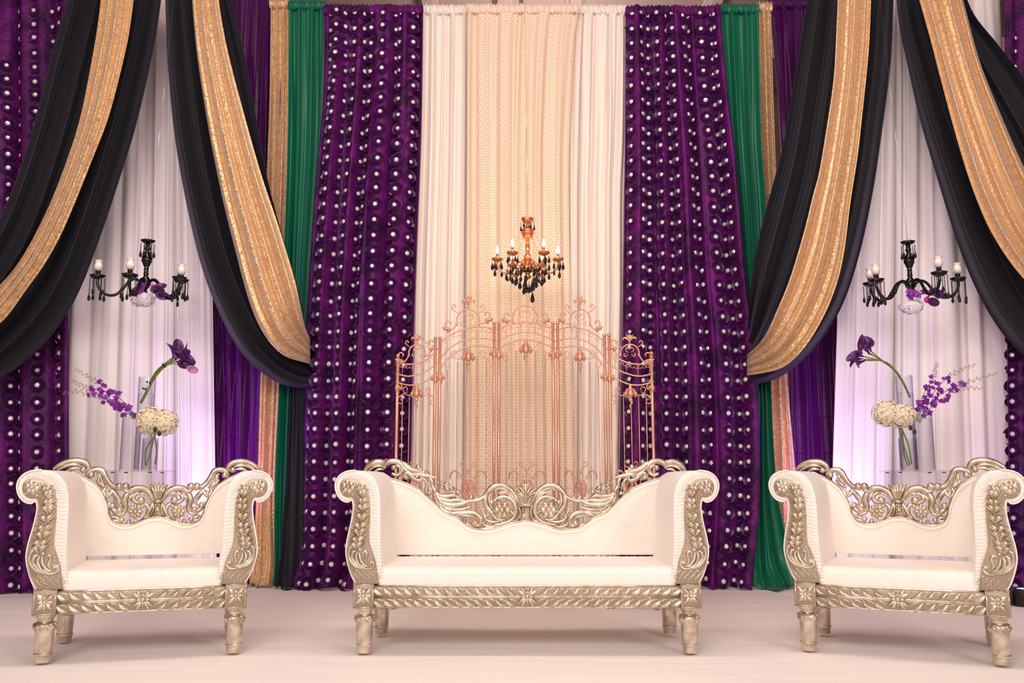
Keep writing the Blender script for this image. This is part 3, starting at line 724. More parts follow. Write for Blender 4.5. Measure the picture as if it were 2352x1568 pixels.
SOFA_Y = 5.28
SOFX = U(1207.5, 1200, SOFA_Y)[0]
def sofa_cv(x, y): px, py = z1(x, y); X, Z = U(px, py, SOFA_Y-.02); return X-SOFX, Z
SOFA_PR = [
 ('s', [(296, 150), (318, 118), (350, 92), (395, 80), (432, 88), (446, 116)], [7, 15, 20, 22, 18, 8]), ('s', [(320, 150), (360, 118), (410, 106), (440, 122)], 9), ('s', [(360, 158), (400, 132), (438, 134)], 9), ('d', (436, 78), 12),
 ('s', [(442, 128), (448, 98), (478, 78), (526, 76), (560, 92), (572, 124), (560, 156), (528, 176), (496, 160)], [8, 17, 20, 20, 18, 16, 14, 13, 8]), ('s', [(505, 112), (535, 104), (556, 124), (548, 152)], 9), ('d', (510, 120), 17),
 ('s', [(545, 84), (580, 92), (612, 122), (650, 142), (700, 146), (742, 150)], [8, 16, 22, 22, 16, 7]), ('s', [(560, 88), (590, 126), (640, 168), (690, 172), (738, 160)], [5, 12, 16, 14, 5]), ('d', (690, 116), 18), ('d', (708, 138), 14),
 ('s', [(586, 200), (590, 168), (612, 158), (636, 176), (668, 206), (704, 214), (714, 188)], [8, 13, 15, 16, 16, 13, 6]), ('d', (600, 192), 15), ('s', [(700, 176), (748, 178), (790, 188), (826, 200)], [14, 13, 10, 4]), ('l', (650, 200), (704, 176), 30),
 ('s', [(716, 196), (744, 216), (748, 258), (744, 292), (766, 318)], [8, 11, 10, 11, 8]), ('s', [(766, 190), (786, 214), (792, 254), (812, 290), (806, 334)], [7, 13, 12, 12, 7]), ('d', (770, 306), 13), ('s', [(752, 208), (762, 250), (768, 300)], 6),
 ('s', [(826, 222), (858, 240), (912, 262), (960, 292)], 7), ('l', (836, 232), (884, 226), 26), ('l', (870, 246), (920, 238), 26), ('l', (846, 250), (884, 284), 26), ('l', (884, 262), (918, 294), 26), ('l', (908, 258), (956, 280), 30), ('d', (976, 296), 16), ('d', (992, 304), 10),
 ('s', [(812, 292), (842, 320), (892, 330), (950, 322), (998, 348)], [8, 14, 17, 15, 6]), ('s', [(816, 306), (850, 346), (910, 364), (972, 358), (1050, 366)], [8, 14, 18, 15, 6]), ('s', [(824, 330), (866, 376), (930, 392), (1000, 386), (1062, 360)], [8, 14, 18, 15, 6]),
 ('s', [(832, 356), (862, 400), (920, 424), (1000, 424), (1078, 402)], [7, 13, 16, 15, 6]), ('s', [(846, 400), (880, 436), (940, 452), (1010, 446), (1070, 430)], [6, 12, 14, 12, 5]), ('d', (874, 396), 14), ('d', (922, 434), 15), ('s', [(810, 330), (826, 372), (846, 404)], 9), ('s', [(880, 452), (930, 470), (974, 476)], 9),
 ('d', (1072, 336), 17), ('d', (1112, 344), 14), ('s', [(1040, 356), (1078, 362), (1130, 352), (1172, 326)], [7, 12, 13, 10]),
 ('s', [(1128, 350), (1166, 330), (1196, 292), (1236, 258), (1296, 250), (1352, 274), (1394, 326), (1424, 378)], [8, 13, 16, 18, 17, 15, 13, 8]), ('s', [(1238, 286), (1290, 270), (1346, 300), (1386, 350), (1412, 384)], 9), ('s', [(1270, 308), (1316, 300), (1356, 330), (1384, 372)], 8),
 ('s', [(1196, 288), (1176, 340), (1180, 392), (1212, 436), (1240, 462)], [9, 16, 17, 14, 7]), ('s', [(1216, 300), (1204, 350), (1216, 400), (1240, 430)], 9),
 ('s', [(1228, 372), (1256, 346), (1312, 332), (1366, 352), (1396, 404), (1392, 464), (1356, 506), (1300, 528), (1240, 536)], [8, 10, 11, 13, 14, 14, 13, 12, 7]), ('d', (1222, 372), 16), ('d', (1246, 360), 12),
 ('f', (1298, 430), 70, 6), ('f', (1292, 362), 26, 5), ('s', [(1222, 440), (1250, 486), (1292, 500), (1340, 486)], 10), ('l', (1240, 440), (1196, 452), 26), ('l', (1352, 420), (1384, 470), 30), ('s', [(1300, 486), (1296, 512), (1270, 528)], 8),
 ('s', [(962, 474), (1002, 458), (1058, 446), (1108, 456), (1142, 488), (1140, 528), (1108, 544), (1086, 526), (1102, 508)], [6, 11, 13, 14, 14, 13, 10, 9, 6]), ('d', (1104, 526), 17), ('s', [(986, 474), (1040, 470), (1084, 476), (1110, 494)], 8), ('s', [(1020, 520), (1060, 540), (1092, 562)], 8),
 ('s', [(1092, 566), (1150, 566), (1210, 558), (1262, 538), (1320, 530), (1372, 514), (1410, 500)], [6, 11, 14, 14, 13, 12, 7]), ('s', [(1150, 500), (1168, 536), (1206, 550), (1256, 540)], 10), ('s', [(1160, 470), (1192, 506), (1240, 516), (1290, 506)], 10), ('d', (1174, 480), 15), ('d', (1196, 462), 10), ('s', [(1150, 410), (1160, 450), (1196, 480)], 8),
 ('s', [(1360, 490), (1400, 470), (1412, 440), (1398, 414), (1382, 424)], [8, 11, 10, 8, 5]), ('d', (1392, 432), 12),
]
def sofa_centre(c):
    cx = 1468
    c.add([c.P(p, l_) for l_ in (.014, -.012) for p in ((cx-70, 386), (cx+70, 386), (cx+64, 404), (cx-64, 404))], [(0, 1, 2, 3), (7, 6, 5, 4), (0, 4, 5, 1), (1, 5, 6, 2), (2, 6, 7, 3), (3, 7, 4, 0)])
    b_ = [(cx-50, 404), (cx-36, 440), (cx-44, 478), (cx-66, 516), (cx+66, 516), (cx+44, 478), (cx+36, 440), (cx+50, 404)]
    n = len(b_); c.add([c.P(p, .010) for p in b_]+[c.P(p, -.012) for p in b_], [tuple(range(n)), tuple(range(2*n-1, n-1, -1))]+[(i, i+n, (i+1) % n+n, (i+1) % n) for i in range(n)])
    for i in range(5):
        for j in range(3): c.dot((cx-20+20*j, 420+i*20), 7, 1, .010)
    for s_ in (-1, 1):
        c.stroke([(cx+s_*52, 400), (cx+s_*38, 440), (cx+s_*46, 480), (cx+s_*68, 514)], 6, 1, lift=.01)
        for tx, ty, wd in ((88, 266, 26), (70, 240, 28), (46, 250, 26), (30, 282, 24)):
            c.leaf((cx+s_*6, 380), (cx+s_*tx, ty), wd, -.16*s_, 0, .7); c.leaf((cx+s_*6, 380), (cx+s_*tx, ty), wd, -.16*s_, -.008, -.5)
        c.leaf((cx+s_*4, 372), (cx+s_*98, 300), 20, -.2*s_, 0, .7)
        c.dot((cx+s_*88, 260), 7)
    c.leaf((cx, 380), (cx, 208), 40, 0, .004, .5)
    for i in range(3):
        for s_ in (-1, 1): c.leaf((cx, 262+i*22), (cx+s_*26, 232+i*22), 16, 0, .012, .5)

def chair_cv(x, y): py = 1040+y/2.97; return (x-965)/2.97/440, U(0, py, 5.14)[1]
CHAIR_PR = [
 ('s', [(262, 128), (300, 100), (356, 76), (420, 72), (470, 86), (492, 116), (478, 138)], [6, 13, 17, 18, 17, 13, 7]), ('s', [(290, 134), (346, 104), (404, 96), (452, 108)], 11), ('s', [(340, 146), (390, 122), (440, 126)], 10), ('d', (456, 130), 17),
 ('s', [(510, 182), (492, 158), (512, 136), (550, 128), (586, 140), (606, 176), (630, 214), (666, 244), (720, 262)], [9, 13, 15, 16, 17, 16, 15, 13, 10]), ('d', (512, 166), 17), ('s', [(546, 158), (566, 166), (580, 204), (604, 238), (626, 252)], 9), ('s', [(548, 196), (568, 216), (600, 244), (590, 236)], 12), ('l', (556, 172), (580, 230), 24),
 ('d', (700, 244), 21), ('d', (744, 244), 21), ('s', [(724, 256), (762, 278), (800, 258), (852, 256), (900, 280), (930, 330)], [8, 14, 17, 17, 15, 8]), ('s', [(800, 278), (850, 274), (892, 298), (920, 334)], 9), ('s', [(820, 300), (862, 292), (896, 312)], 8),
 ('s', [(612, 252), (598, 280), (616, 308), (646, 292), (660, 262)], [8, 11, 13, 11, 7]), ('d', (626, 292), 15), ('s', [(644, 262), (674, 290), (700, 326), (708, 350), (690, 378)], [9, 14, 15, 11, 6]), ('l', (672, 280), (706, 348), 28),
 ('s', [(782, 276), (752, 302), (742, 346), (752, 384), (742, 414), (716, 430)], [9, 15, 17, 16, 13, 8]), ('s', [(800, 296), (776, 320), (768, 356)], 9), ('s', [(640, 350), (658, 388), (688, 412), (716, 432), (748, 424)], [7, 11, 13, 12, 7]), ('d', (664, 376), 19), ('d', (712, 406), 21),
 ('d', (852, 336), 20), ('s', [(852, 356), (822, 352), (798, 330), (806, 302), (836, 286)], [8, 11, 12, 11, 8]), ('f', (818, 414), 54, 8), ('s', [(818, 460), (826, 484), (800, 504)], 8), ('s', [(862, 372), (886, 366), (906, 396), (900, 440), (872, 474), (838, 494)], [8, 11, 12, 13, 12, 8]), ('d', (862, 376), 12),
 ('s', [(634, 432), (662, 478), (712, 504), (768, 512), (820, 500), (870, 478), (912, 458)], [6, 11, 13, 14, 13, 12, 9]), ('s', [(646, 448), (690, 452), (716, 470), (736, 488)], 11), ('s', [(660, 470), (700, 478), (736, 498)], 9), ('d', (730, 470), 15), ('s', [(748, 506), (776, 490), (780, 476), (764, 488)], 9), ('s', [(640, 372), (636, 410), (656, 446)], 8),
 ('s', [(880, 452), (908, 420), (926, 380), (934, 346)], 9), ('s', [(600, 300), (618, 340), (632, 392)], 6),
]
def chair_centre(c):
    cx = 965
    c.add([c.P(p, l_) for l_ in (.014, -.012) for p in ((cx-38, 338), (cx+38, 338), (cx+36, 354), (cx-36, 354))], [(0, 1, 2, 3), (7, 6, 5, 4), (0, 4, 5, 1), (1, 5, 6, 2), (2, 6, 7, 3), (3, 7, 4, 0)])
    b_ = [(cx-30, 354), (cx-26, 400), (cx-54, 458), (cx+54, 458), (cx+26, 400), (cx+30, 354)]
    n = len(b_); c.add([c.P(p, .010) for p in b_]+[c.P(p, -.012) for p in b_], [tuple(range(n)), tuple(range(2*n-1, n-1, -1))]+[(i, i+n, (i+1) % n+n, (i+1) % n) for i in range(n)])
    for i in range(4):
        for j in (-1, 1): c.dot((cx+j*11, 370+i*20), 7, 1, .010)
    for s_ in (-1, 1): c.stroke([(cx+s_*32, 352), (cx+s_*27, 400), (cx+s_*56, 456)], 6, 1, lift=.01)
    for k_, (tx, ty, wd) in enumerate(((-62, 228, 34), (-34, 216, 34), (0, 212, 34), (34, 216, 34), (62, 228, 34))):
        c.leaf((cx+tx*.25, 338), (cx+tx, ty), wd, -.05*(k_-2), 0, .5); c.leaf((cx+tx*.25, 338), (cx+tx, ty), wd, -.05*(k_-2), -.008, -.4)

def carved_seat(name, loc, rz, halfleg, label, cat, kind):
    t = thing(name, loc, label, cat, None, rz)
    D = .63
    for s_ in (-1, 1):
        arm(t, -halfleg if s_ == 1 else halfleg, s_, D)
        corner_and_leg(t, s_*halfleg, 0); corner_and_leg(t, s_*(halfleg-.005), .57, False)
    front_rail(t, halfleg-.045, -.052); seat(t, halfleg-.058, D-.03)
    yb = SOFA_Y-4.72
    if kind == 'sofa':
        top = [(-halfleg+.03, sofa_cv(350, 178)[1]-.08)]+[sofa_cv(*p) for p in [(380, 168), (480, 200), (600, 240), (700, 290), (800, 380), (850, 430), (900, 466), (970, 492), (1020, 530), (1070, 562), (1150, 577), (1230, 573), (1300, 552), (1380, 526), (1468, 512)]]
        mo = backrest(t, top, halfleg-.05, yb, U(0, 1279, SOFA_Y)[1])
        crest(t, sofa_cv, 1.15/(3.136*F_PX/SOFA_Y), yb+.03, SOFA_PR, sofa_centre)
    else:
        top = [(-halfleg+.03, chair_cv(0, 170)[1]-.08)]+[chair_cv(*p) for p in [(372, 156), (430, 170), (500, 204), (560, 250), (600, 306), (630, 376), (642, 432), (668, 482), (712, 506), (770, 516), (830, 502), (880, 477), (930, 463), (965, 460)]]
        backrest(t, top, halfleg-.05, yb, U(0, 1279, 5.14)[1])
        crest(t, chair_cv, 1.28/(2.97*425), yb+.03, CHAIR_PR, chair_centre)
    return t
Z0 = .012
carved_seat('carved_sofa', (.075, 4.72, Z0), 0, .805, 'long ivory brocade sofa with silver carved frame in the middle', 'sofa', 'sofa')
carved_seat('carved_armchair', (-1.785, 4.60, Z0), math.radians(17), .427, 'wide ivory armchair with silver carved frame on the left', 'armchair', 'chair')
carved_seat('carved_armchair', (1.875, 4.605, Z0), math.radians(-25), .427, 'wide ivory armchair with silver carved frame on the right', 'armchair', 'chair')

# ------------------------------------------------------------------ copper gate screen
YC = 6.5
def z5(x, y): return 880+x/2.903, 660+y/2.903
t_screen = thing('folding_gate_screen', (U(1208, 1000, YC)[0], YC, 0.005), 'rose copper wrought gate screen of five panels standing behind the sofa', 'screen')
SCX = t_screen.location.x
RS5 = 1/(2.903*F_PX/YC)
def gate_panel(p0, p1, zl, zr, conv, rails, urn, fin, mirror, arch, bars, wide):
    """p0, p1: post feet in the screen's frame; conv maps drawing units to (distance along panel, z)"""
    d = Vector((p1[0]-p0[0], p1[1]-p0[1], 0)); wd = d.length; ex = d/wd
    nrm = Vector((ex.y, -ex.x, 0))
    def W(s_, z, lift=0): q = Vector((p0[0], p0[1], 0))+ex*s_+nrm*lift; return (q.x, q.y, z)
    class G(Carve):
        def P(s, p, lift=0): a, z = conv(*p[:2]); a = wd-a if mirror else a; return W(a, z, lift)
    g = lambda: G(conv, RS5, 0)
    b = MB()
    for s_, zz in ((.017, zl), (wd-.017, zr)):
        b.tube([W(s_, 0), W(s_, zz-.01)], .0105, 10); b.ball(W(s_, zz+.004), .014, seg=10); b.ball(W(s_, zz-.02), .0135, (1, 1, .5))
        b.ball(W(s_, .01), .016, (1, 1, .6))
    b.tube([W(0, .10), W(wd, .10)], .008, 8); b.tube([W(0, .155), W(wd, .155)], .005, 8)
    pn = b.build('screen_panel', M_COPPER, t_screen, fix=False)
    for r_ in rails:
        b = g(); b.stroke(r_, [5.2]*len(r_), .8); b.build('rail', M_COPPER, pn, fix=False)
    low = [conv(*p) for p in cr(rails[2], 6)]; top = [conv(*p) for p in cr(rails[0], 6)]; mid = [conv(*p) for p in cr(rails[1], 6)]
    def at(c_, s_):
        c2 = sorted(c_); return interp(c2, s_)
    cv = G(conv, 1, 0)
    for f_ in bars:
        s_ = f_*wd; b = MB(); ss = wd-s_ if mirror else s_
        b.tube([W(ss, .10), W(ss, at(low, s_)-(.11 if abs(f_-.5) < .1 else .075))], .0032, 6); b.build('bar', M_COPPER, pn, fix=False)
    # little loops and bars between the two upper rails
    b = MB(); nl = 12
    for i in range(nl):
        s_ = (i+.6)/(nl+.2)*wd; ss = wd-s_ if mirror else s_; z = at(top, s_); r_ = wd/nl*.42
        b.tube([W(ss+r_*math.cos(a), z-.008-r_+r_*math.sin(a)) for a in [k_*PI*1.5/8-PI*.25*0+PI*(.5 if i % 2 else -1) for k_ in range(9)]], .0021, 5)
        if i % 3 == 1: b.tube([W(ss+r_, z-.008), W(ss+r_, at(mid, s_))], .0022, 5)
    b.build('loop_frieze', M_COPPER, pn, fix=False)
    # ornament under the lowest rail
    ux, uy = urn; b = g()
    b.ball(b.P((ux, uy+68)), 20*RS5, (1, .8, 1.6)); b.dot((ux, uy+18), 12); b.dot((ux, uy+36), 16, .8); b.leaf((ux-22, uy+50), (ux-30, uy+96), 26, .1); b.leaf((ux+22, uy+50), (ux+30, uy+96), 26, -.1)
    b.dot((ux, uy+108), 14); b.stroke([(ux, uy+108), (ux-6, uy+130), (ux+4, uy+150), (ux, uy+172)], [12, 9, 6, 2])
    b.leaf((ux-14, uy+34), (ux-30, uy+58), 16); b.leaf((ux+14, uy+34), (ux+30, uy+58), 16)
    b.build('urn_ornament', M_COPPER, pn, fix=False)
    for s_ in (-1, 1):
        k_ = wide; b = g()
        b.stroke([(ux+s_*30*k_, uy+70), (ux+s_*60*k_, uy+80), (ux+s_*95*k_, uy+70), (ux+s_*112*k_, uy+42), (ux+s_*92*k_, uy+24), (ux+s_*76*k_, uy+40), (ux+s_*88*k_, uy+52)], 3.2, 1)
        b.stroke([(ux+s_*70*k_, uy+56), (ux+s_*112*k_, uy+74), (ux+s_*148*k_, uy+98), (ux+s_*146*k_, uy+134), (ux+s_*118*k_, uy+132), (ux+s_*122*k_, uy+110), (ux+s_*136*k_, uy+114)], 3.2, 1)
        b.build('scroll_work', M_COPPER, pn, fix=False)
    lx0 = min(p[0] for p in rails[2]); lx1 = max(p[0] for p in rails[2])
    for x, s_, yy in ((lx0, 1, rails[2][0][1]), (lx1, -1, rails[2][-1][1])):
        b = g(); b.leaf((x+s_*12, yy+4), (x+s_*20, yy+90), 30, .05*s_); b.leaf((x+s_*10, yy+20), (x+s_*44, yy+50), 24, .1); b.stroke([(x+s_*26, yy+10), (x+s_*44, yy+30), (x+s_*34, yy+52), (x+s_*24, yy+42)], 4)
        b.build('corner_leaf', M_COPPER, pn, fix=False)
    # cresting above the top rail
    b = g(); ax, ay, ar, lsx, lsy, rsx, rsy = arch
    A = [(ax+ar*math.cos(a), ay-ar*1.05*math.sin(a)) for a in [PI*(-.12+1.24*k_/12) for k_ in range(13)]]
    b.stroke(A, [5]*13, 1, n=2)
    for s_ in (-1, 1):
        b.stroke([(ax+s_*ar*.1, ay-ar*.1), (ax+s_*ar*.42, ay-ar*.32), (ax+s_*ar*.34, ay-ar*.62), (ax+s_*ar*.08, ay-ar*.6), (ax+s_*ar*.14, ay-ar*.4)], 3.4, 1)
        b.stroke([(ax+s_*ar*.15, ay+ar*.1), (ax+s_*ar*.5, ay+ar*.38), (ax+s_*ar*.6, ay+ar*.1), (ax+s_*ar*.42, ay-ar*.02)], 3.4, 1)
    for s_, ex_, ey_ in ((-1, lsx, lsy), (1, rsx, rsy)):
        # leafy scroll at each foot of the arch
        b.stroke([(ax+s_*ar*.9, ay+4), (ax+s_*ar*.9+(ex_-ax-s_*ar*.9)*.5, max(ay, ey_)+12), (ex_, ey_+8), (ex_+s_*16, ey_-22), (ex_, ey_-44), (ex_-s_*20, ey_-34), (ex_-s_*12, ey_-20)], [5, 5, 5, 5, 5, 5, 3], 1)
        b.leaf((ex_-s_*14, ey_+8), (ex_+s_*36, ey_-2), 24, .1*s_); b.leaf((ex_-s_*18, ey_+6), (ex_+s_*30, ey_+18), 20, -.1*s_); b.leaf((ex_-s_*20, ey_+4), (ex_+s_*4, ey_+34), 20)
        if fin: b.stroke([(ax+s_*ar*.8, ay-ar*.68), (ax+s_*ar*1.2, ay-ar*.92), (ax+s_*ar*1.42, ay-ar*1.2), (ax+s_*ar*1.22, ay-ar*1.48), (ax+s_*ar*1.05, ay-ar*1.28), (ax+s_*ar*1.2, ay-ar*1.2)], 3.6, 1)
    b.build('crest_scroll', M_COPPER, pn, fix=False)
    if fin:
        b = g(); fx, fy = ax, ay-ar*1.05; h = ar*1.25
        b.stroke([(fx, fy), (fx, fy-h*.45)], [5, 5], n=2); b.leaf((fx, fy-h*.3), (fx, fy-h), 24); b.leaf((fx, fy-h*.3), (fx, fy-h), 24, 0, 0, -.5)
        for s_ in (-1, 1):
            b.leaf((fx, fy-h*.35), (fx+s_*22, fy-h*.92), 18, -.1*s_); b.stroke([(fx, fy-h*.3), (fx+s_*20, fy-h*.62), (fx+s_*38, fy-h*.6), (fx+s_*36, fy-h*.42)], [4, 7, 6, 3])
        b.build('finial', M_COPPER, pn, fix=False)
    # lower scrolls and oval medallion
    b = g(); mx_, my_ = ux+4, 1175
    def Q(dx, dy, sc_=1.0): return (mx_+dx*wide, my_+dy)
    for s_ in (-1, 1):
        b = g(); b.stroke([Q(0, 70), Q(s_*14, 30), Q(s_*42, 14), Q(s_*46, -8), Q(s_*28, -12), Q(s_*24, 6)], 3.4, 1); b.build('lower_scroll', M_COPPER, pn, fix=False)
        b = g(); b.stroke([Q(0, 60), Q(s_*36, 96), Q(s_*66, 92), Q(s_*62, 66), Q(s_*46, 74)], 3.4, 1); b.build('lower_scroll', M_COPPER, pn, fix=False)
        b = g(); b.stroke([Q(s_*40, 96), Q(s_*60, 60), Q(s_*86, 46), Q(s_*110, 66), Q(s_*116, 104)], [3, 4, 7, 6, 3], 1); b.build('lower_scroll', M_COPPER, pn, fix=False)
        b = g(); b.stroke([Q(s_*20, 400), Q(s_*60, 330), Q(s_*100, 330), Q(s_*110, 372), Q(s_*80, 390)], 3.4, 1); b.build('lower_scroll', M_COPPER, pn, fix=False)
        b = g(); b.stroke([Q(s_*50, 190), Q(s_*76, 160), Q(s_*110, 170), Q(s_*118, 220), Q(s_*90, 250), Q(s_*76, 226)], 3.4, 1); b.build('lower_scroll', M_COPPER, pn, fix=False)
        b = g(); b.stroke([Q(s_*18, 450), Q(s_*70, 480), Q(s_*110, 440), Q(s_*84, 412), Q(s_*68, 436)], 3.4, 1); b.build('lower_scroll', M_COPPER, pn, fix=False)
        b = g(); b.stroke([Q(s_*6, 560), Q(s_*40, 520), Q(s_*90, 530), Q(s_*96, 580), Q(s_*60, 590)], 3.4, 1); b.build('lower_scroll', M_COPPER, pn, fix=False)
    b = g(); el = [(mx_+40*wide*math.cos(a), my_+165+62*math.sin(a)) for a in [2*PI*k_/16 for k_ in range(17)]]
    b.stroke(el, [6]*17, 1, n=2); el = [(mx_+28*wide*math.cos(a), my_+165+48*math.sin(a)) for a in [2*PI*k_/12 for k_ in range(13)]]
    b.stroke(el, [3]*13, 1, n=2)
    b.flower((mx_, my_+165), 24*wide, 6); b.leaf((mx_, my_+150), (mx_, my_+118), 16); b.leaf((mx_, my_+180), (mx_, my_+212), 16)
    b.build('oval_medallion', M_COPPER, pn, fix=False)

def conv_for(xa, xb, wd, Yz):
    return lambda x, y: ((x-xa)/(xb-xa)*wd, U(0, 660+y/2.903, Yz)[1]-.005)
def gx(px, Y): return U(px, 1000, Y)[0]-SCX
PA = (gx(905, 6.38), 6.38-YC); PB = (gx(1003, 6.48), 6.48-YC); PC = (gx(1140, 6.5), 0); PD = (gx(1277, 6.5), 0); PE = (gx(1397, 6.42), 6.42-YC); PF = (gx(1506, 6.34), 6.34-YC)
zt5 = lambda y, Y: U(0, y, Y)[1]-.005
wd_ = lambda a, c: math.hypot(c[0]-a[0], c[1]-a[1])
R_C = [[(760, 282), (850, 245), (952, 230), (1055, 245), (1145, 282)], [(760, 360), (850, 316), (952, 297), (1055, 316), (1145, 360)], [(760, 412), (850, 366), (952, 346), (1055, 366), (1145, 412)]]
R_I = [[(372, 378), (450, 316), (550, 274), (650, 262), (745, 278)], [(372, 486), (450, 402), (540, 352), (640, 338), (745, 352)], [(372, 560), (430, 480), (505, 420), (600, 390), (745, 402)]]
R_O = [[(75, 502), (150, 514), (220, 504), (290, 468), (352, 402)], [(75, 578), (150, 594), (220, 580), (290, 546), (352, 494)], [(75, 632), (150, 652), (220, 646), (290, 612), (352, 564)]]
bb = [.17, .335, .5, .665, .83]
gate_panel(PA, PB, zt5(818, 6.38), zt5(778, 6.48), conv_for(72, 352, wd_(PA, PB), 6.43), R_O, (215, 640), True, False, (215, 440, 56, 104, 484, 312, 392), [.18, .34, .5, .66, .82], .8)
gate_panel(PB, PC, zt5(778, 6.48), zt5(743, 6.5), conv_for(366, 748, wd_(PB, PC), 6.5), R_I, (565, 398), True, False, (562, 228, 76, 430, 270, 692, 208), bb, 1)
gate_panel(PC, PD, zt5(743, 6.5), zt5(743, 6.5), conv_for(758, 1148, wd_(PC, PD), 6.5), R_C, (952, 346), False, False, (948, 208, 84, 822, 212, 1082, 212), bb, 1)
gate_panel(PD, PE, zt5(743, 6.5), zt5(771, 6.42), conv_for(366, 748, wd_(PD, PE), 6.47), R_I, (565, 398), True, True, (562, 228, 76, 430, 270, 692, 208), bb, 1)
gate_panel(PE, PF, zt5(771, 6.42), zt5(812, 6.34), conv_for(72, 352, wd_(PE, PF), 6.39), R_O, (215, 640), True, True, (215, 440, 56, 104, 484, 312, 392), [.18, .34, .5, .66, .82], .8)

# ------------------------------------------------------------------ chandeliers
def bobeche(b, c, r_, h=.02, seg=24):
    b.lathe([(.006, -h*.6), (r_*.5, -h*.5), (r_*.85, -h*.05), (r_, h*.5), (r_*.96, h*.55), (r_*.7, h*.1), (.012, -h*.1), (.012, h)], seg, c, lobes=8, amp=.07)
def drop_mesh(m, name, s_=1.0):
    b = MB(); b.lathe([(.0003, .012), (.0025, .008), (.006, -.004), (.0095, -.018), (.0095, -.026), (.005, -.034), (.0003, -.037)], 8)
    b.v = [(x*s_, y*s_, z*s_) for x, y, z in b.v]; return b
def strand(b, p, nb, r_=.0052, pitch=.0135):
    """beads, then a pear drop, hanging from p"""
    for i in range(nb): b.ball((p[0], p[1], p[2]-pitch*(i+.7)), r_, seg=8, rings=5)
    d = drop_mesh(None, '', 1.15); z = p[2]-pitch*(nb+.9)
    b.add([(x+p[0], y+p[1], zz+z) for x, y, zz in d.v], d.f)
def hydrangea(b, c, R, n, seed, sq=(1, 1, .8), ps=.013):
    r = random.Random(seed); ga = PI*(3-5**.5)
    for i in range(n):
        zz = 1-2*(i+.5)/n; rr = math.sqrt(1-zz*zz); a = ga*i
        d = Vector((rr*math.cos(a), rr*math.sin(a), zz)); d = (d+Vector([r.uniform(-.12, .12) for _ in range(3)])).normalized()
        k_ = R*(1+.07*math.sin(5*a)+r.uniform(-.08, .06)); p = Vector(c)+Vector((d.x*sq[0], d.y*sq[1], d.z*sq[2]))*k_
        M4 = place(p, d) @ Matrix.Rotation(r.uniform(0, 6.28), 4, 'Z')
        for q in range(4):
            t_ = q*PI/2; e = Vector((math.cos(t_), math.sin(t_), 0)); s_ = Vector((-math.sin(t_), math.cos(t_), 0)); P_ = ps*r.uniform(.85, 1.15)
            vs_ = [M4 @ Vector((0, 0, 0)), M4 @ (e*P_*.6-s_*P_*.55+Vector((0, 0, .003))), M4 @ (e*P_*1.25-s_*P_*.3+Vector((0, 0, -.001))), M4 @ (e*P_*1.25+s_*P_*.3+Vector((0, 0, -.002))), M4 @ (e*P_*.6+s_*P_*.55+Vector((0, 0, .003)))]
            b.add(vs_, [(0, 1, 2, 3, 4)])
    b.ball(c, R*.86, sq, 14, 9)

def calla_mesh(m, name):
    b = MB()
    def fn(u, v):
        a = 2*PI*u; t_ = v
        r_ = .006+.008*t_+.026*t_**3.2; z = .085*t_+.028*t_**4*math.cos(a)-.012*t_**5*(1-math.cos(a))
        k_ = 1+.25*t_**3*math.cos(a)
        return (r_*k_*math.cos(a)+.010*t_**6*math.cos(a), r_*math.sin(a), z)
    b.grid(fn, 16, 10); b.tube([(0, 0, .01), (0, 0, .05)], [.004, .003], 6)
    return b.mesh(name, m)
CALLA = calla_mesh(M_CALLA, 'calla_bloom'); CALLA_L = calla_mesh(M_LILAC, 'calla_bloom')
def orchid_mesh():
    b = MB()
    for k_ in range(5):
        a = 2*PI*k_/5+.3; e = Vector((math.cos(a), math.sin(a), 0)); s_ = Vector((-math.sin(a), math.cos(a), 0)); l_ = .021 if k_ % 2 else .024; w_ = .010
        b.add([(0, 0, 0), e*l_*.5-s_*w_+Vector((0, 0, .004)), e*l_-s_*w_*.4, e*l_+s_*w_*.4, e*l_*.5+s_*w_+Vector((0, 0, .004))], [(0, 1, 2, 3, 4)])
    b.ball((0, -.003, .006), .0055, (1, 1.4, 1), 6, 4); return b.mesh('blossom', M_ORCHID)
ORCHID = orchid_mesh()
BUDm = MB(); BUDm.ball((0, 0, 0), .0062, (.7, .7, 1.6), 6, 5); BUD = BUDm.mesh('bud', M_BUD)

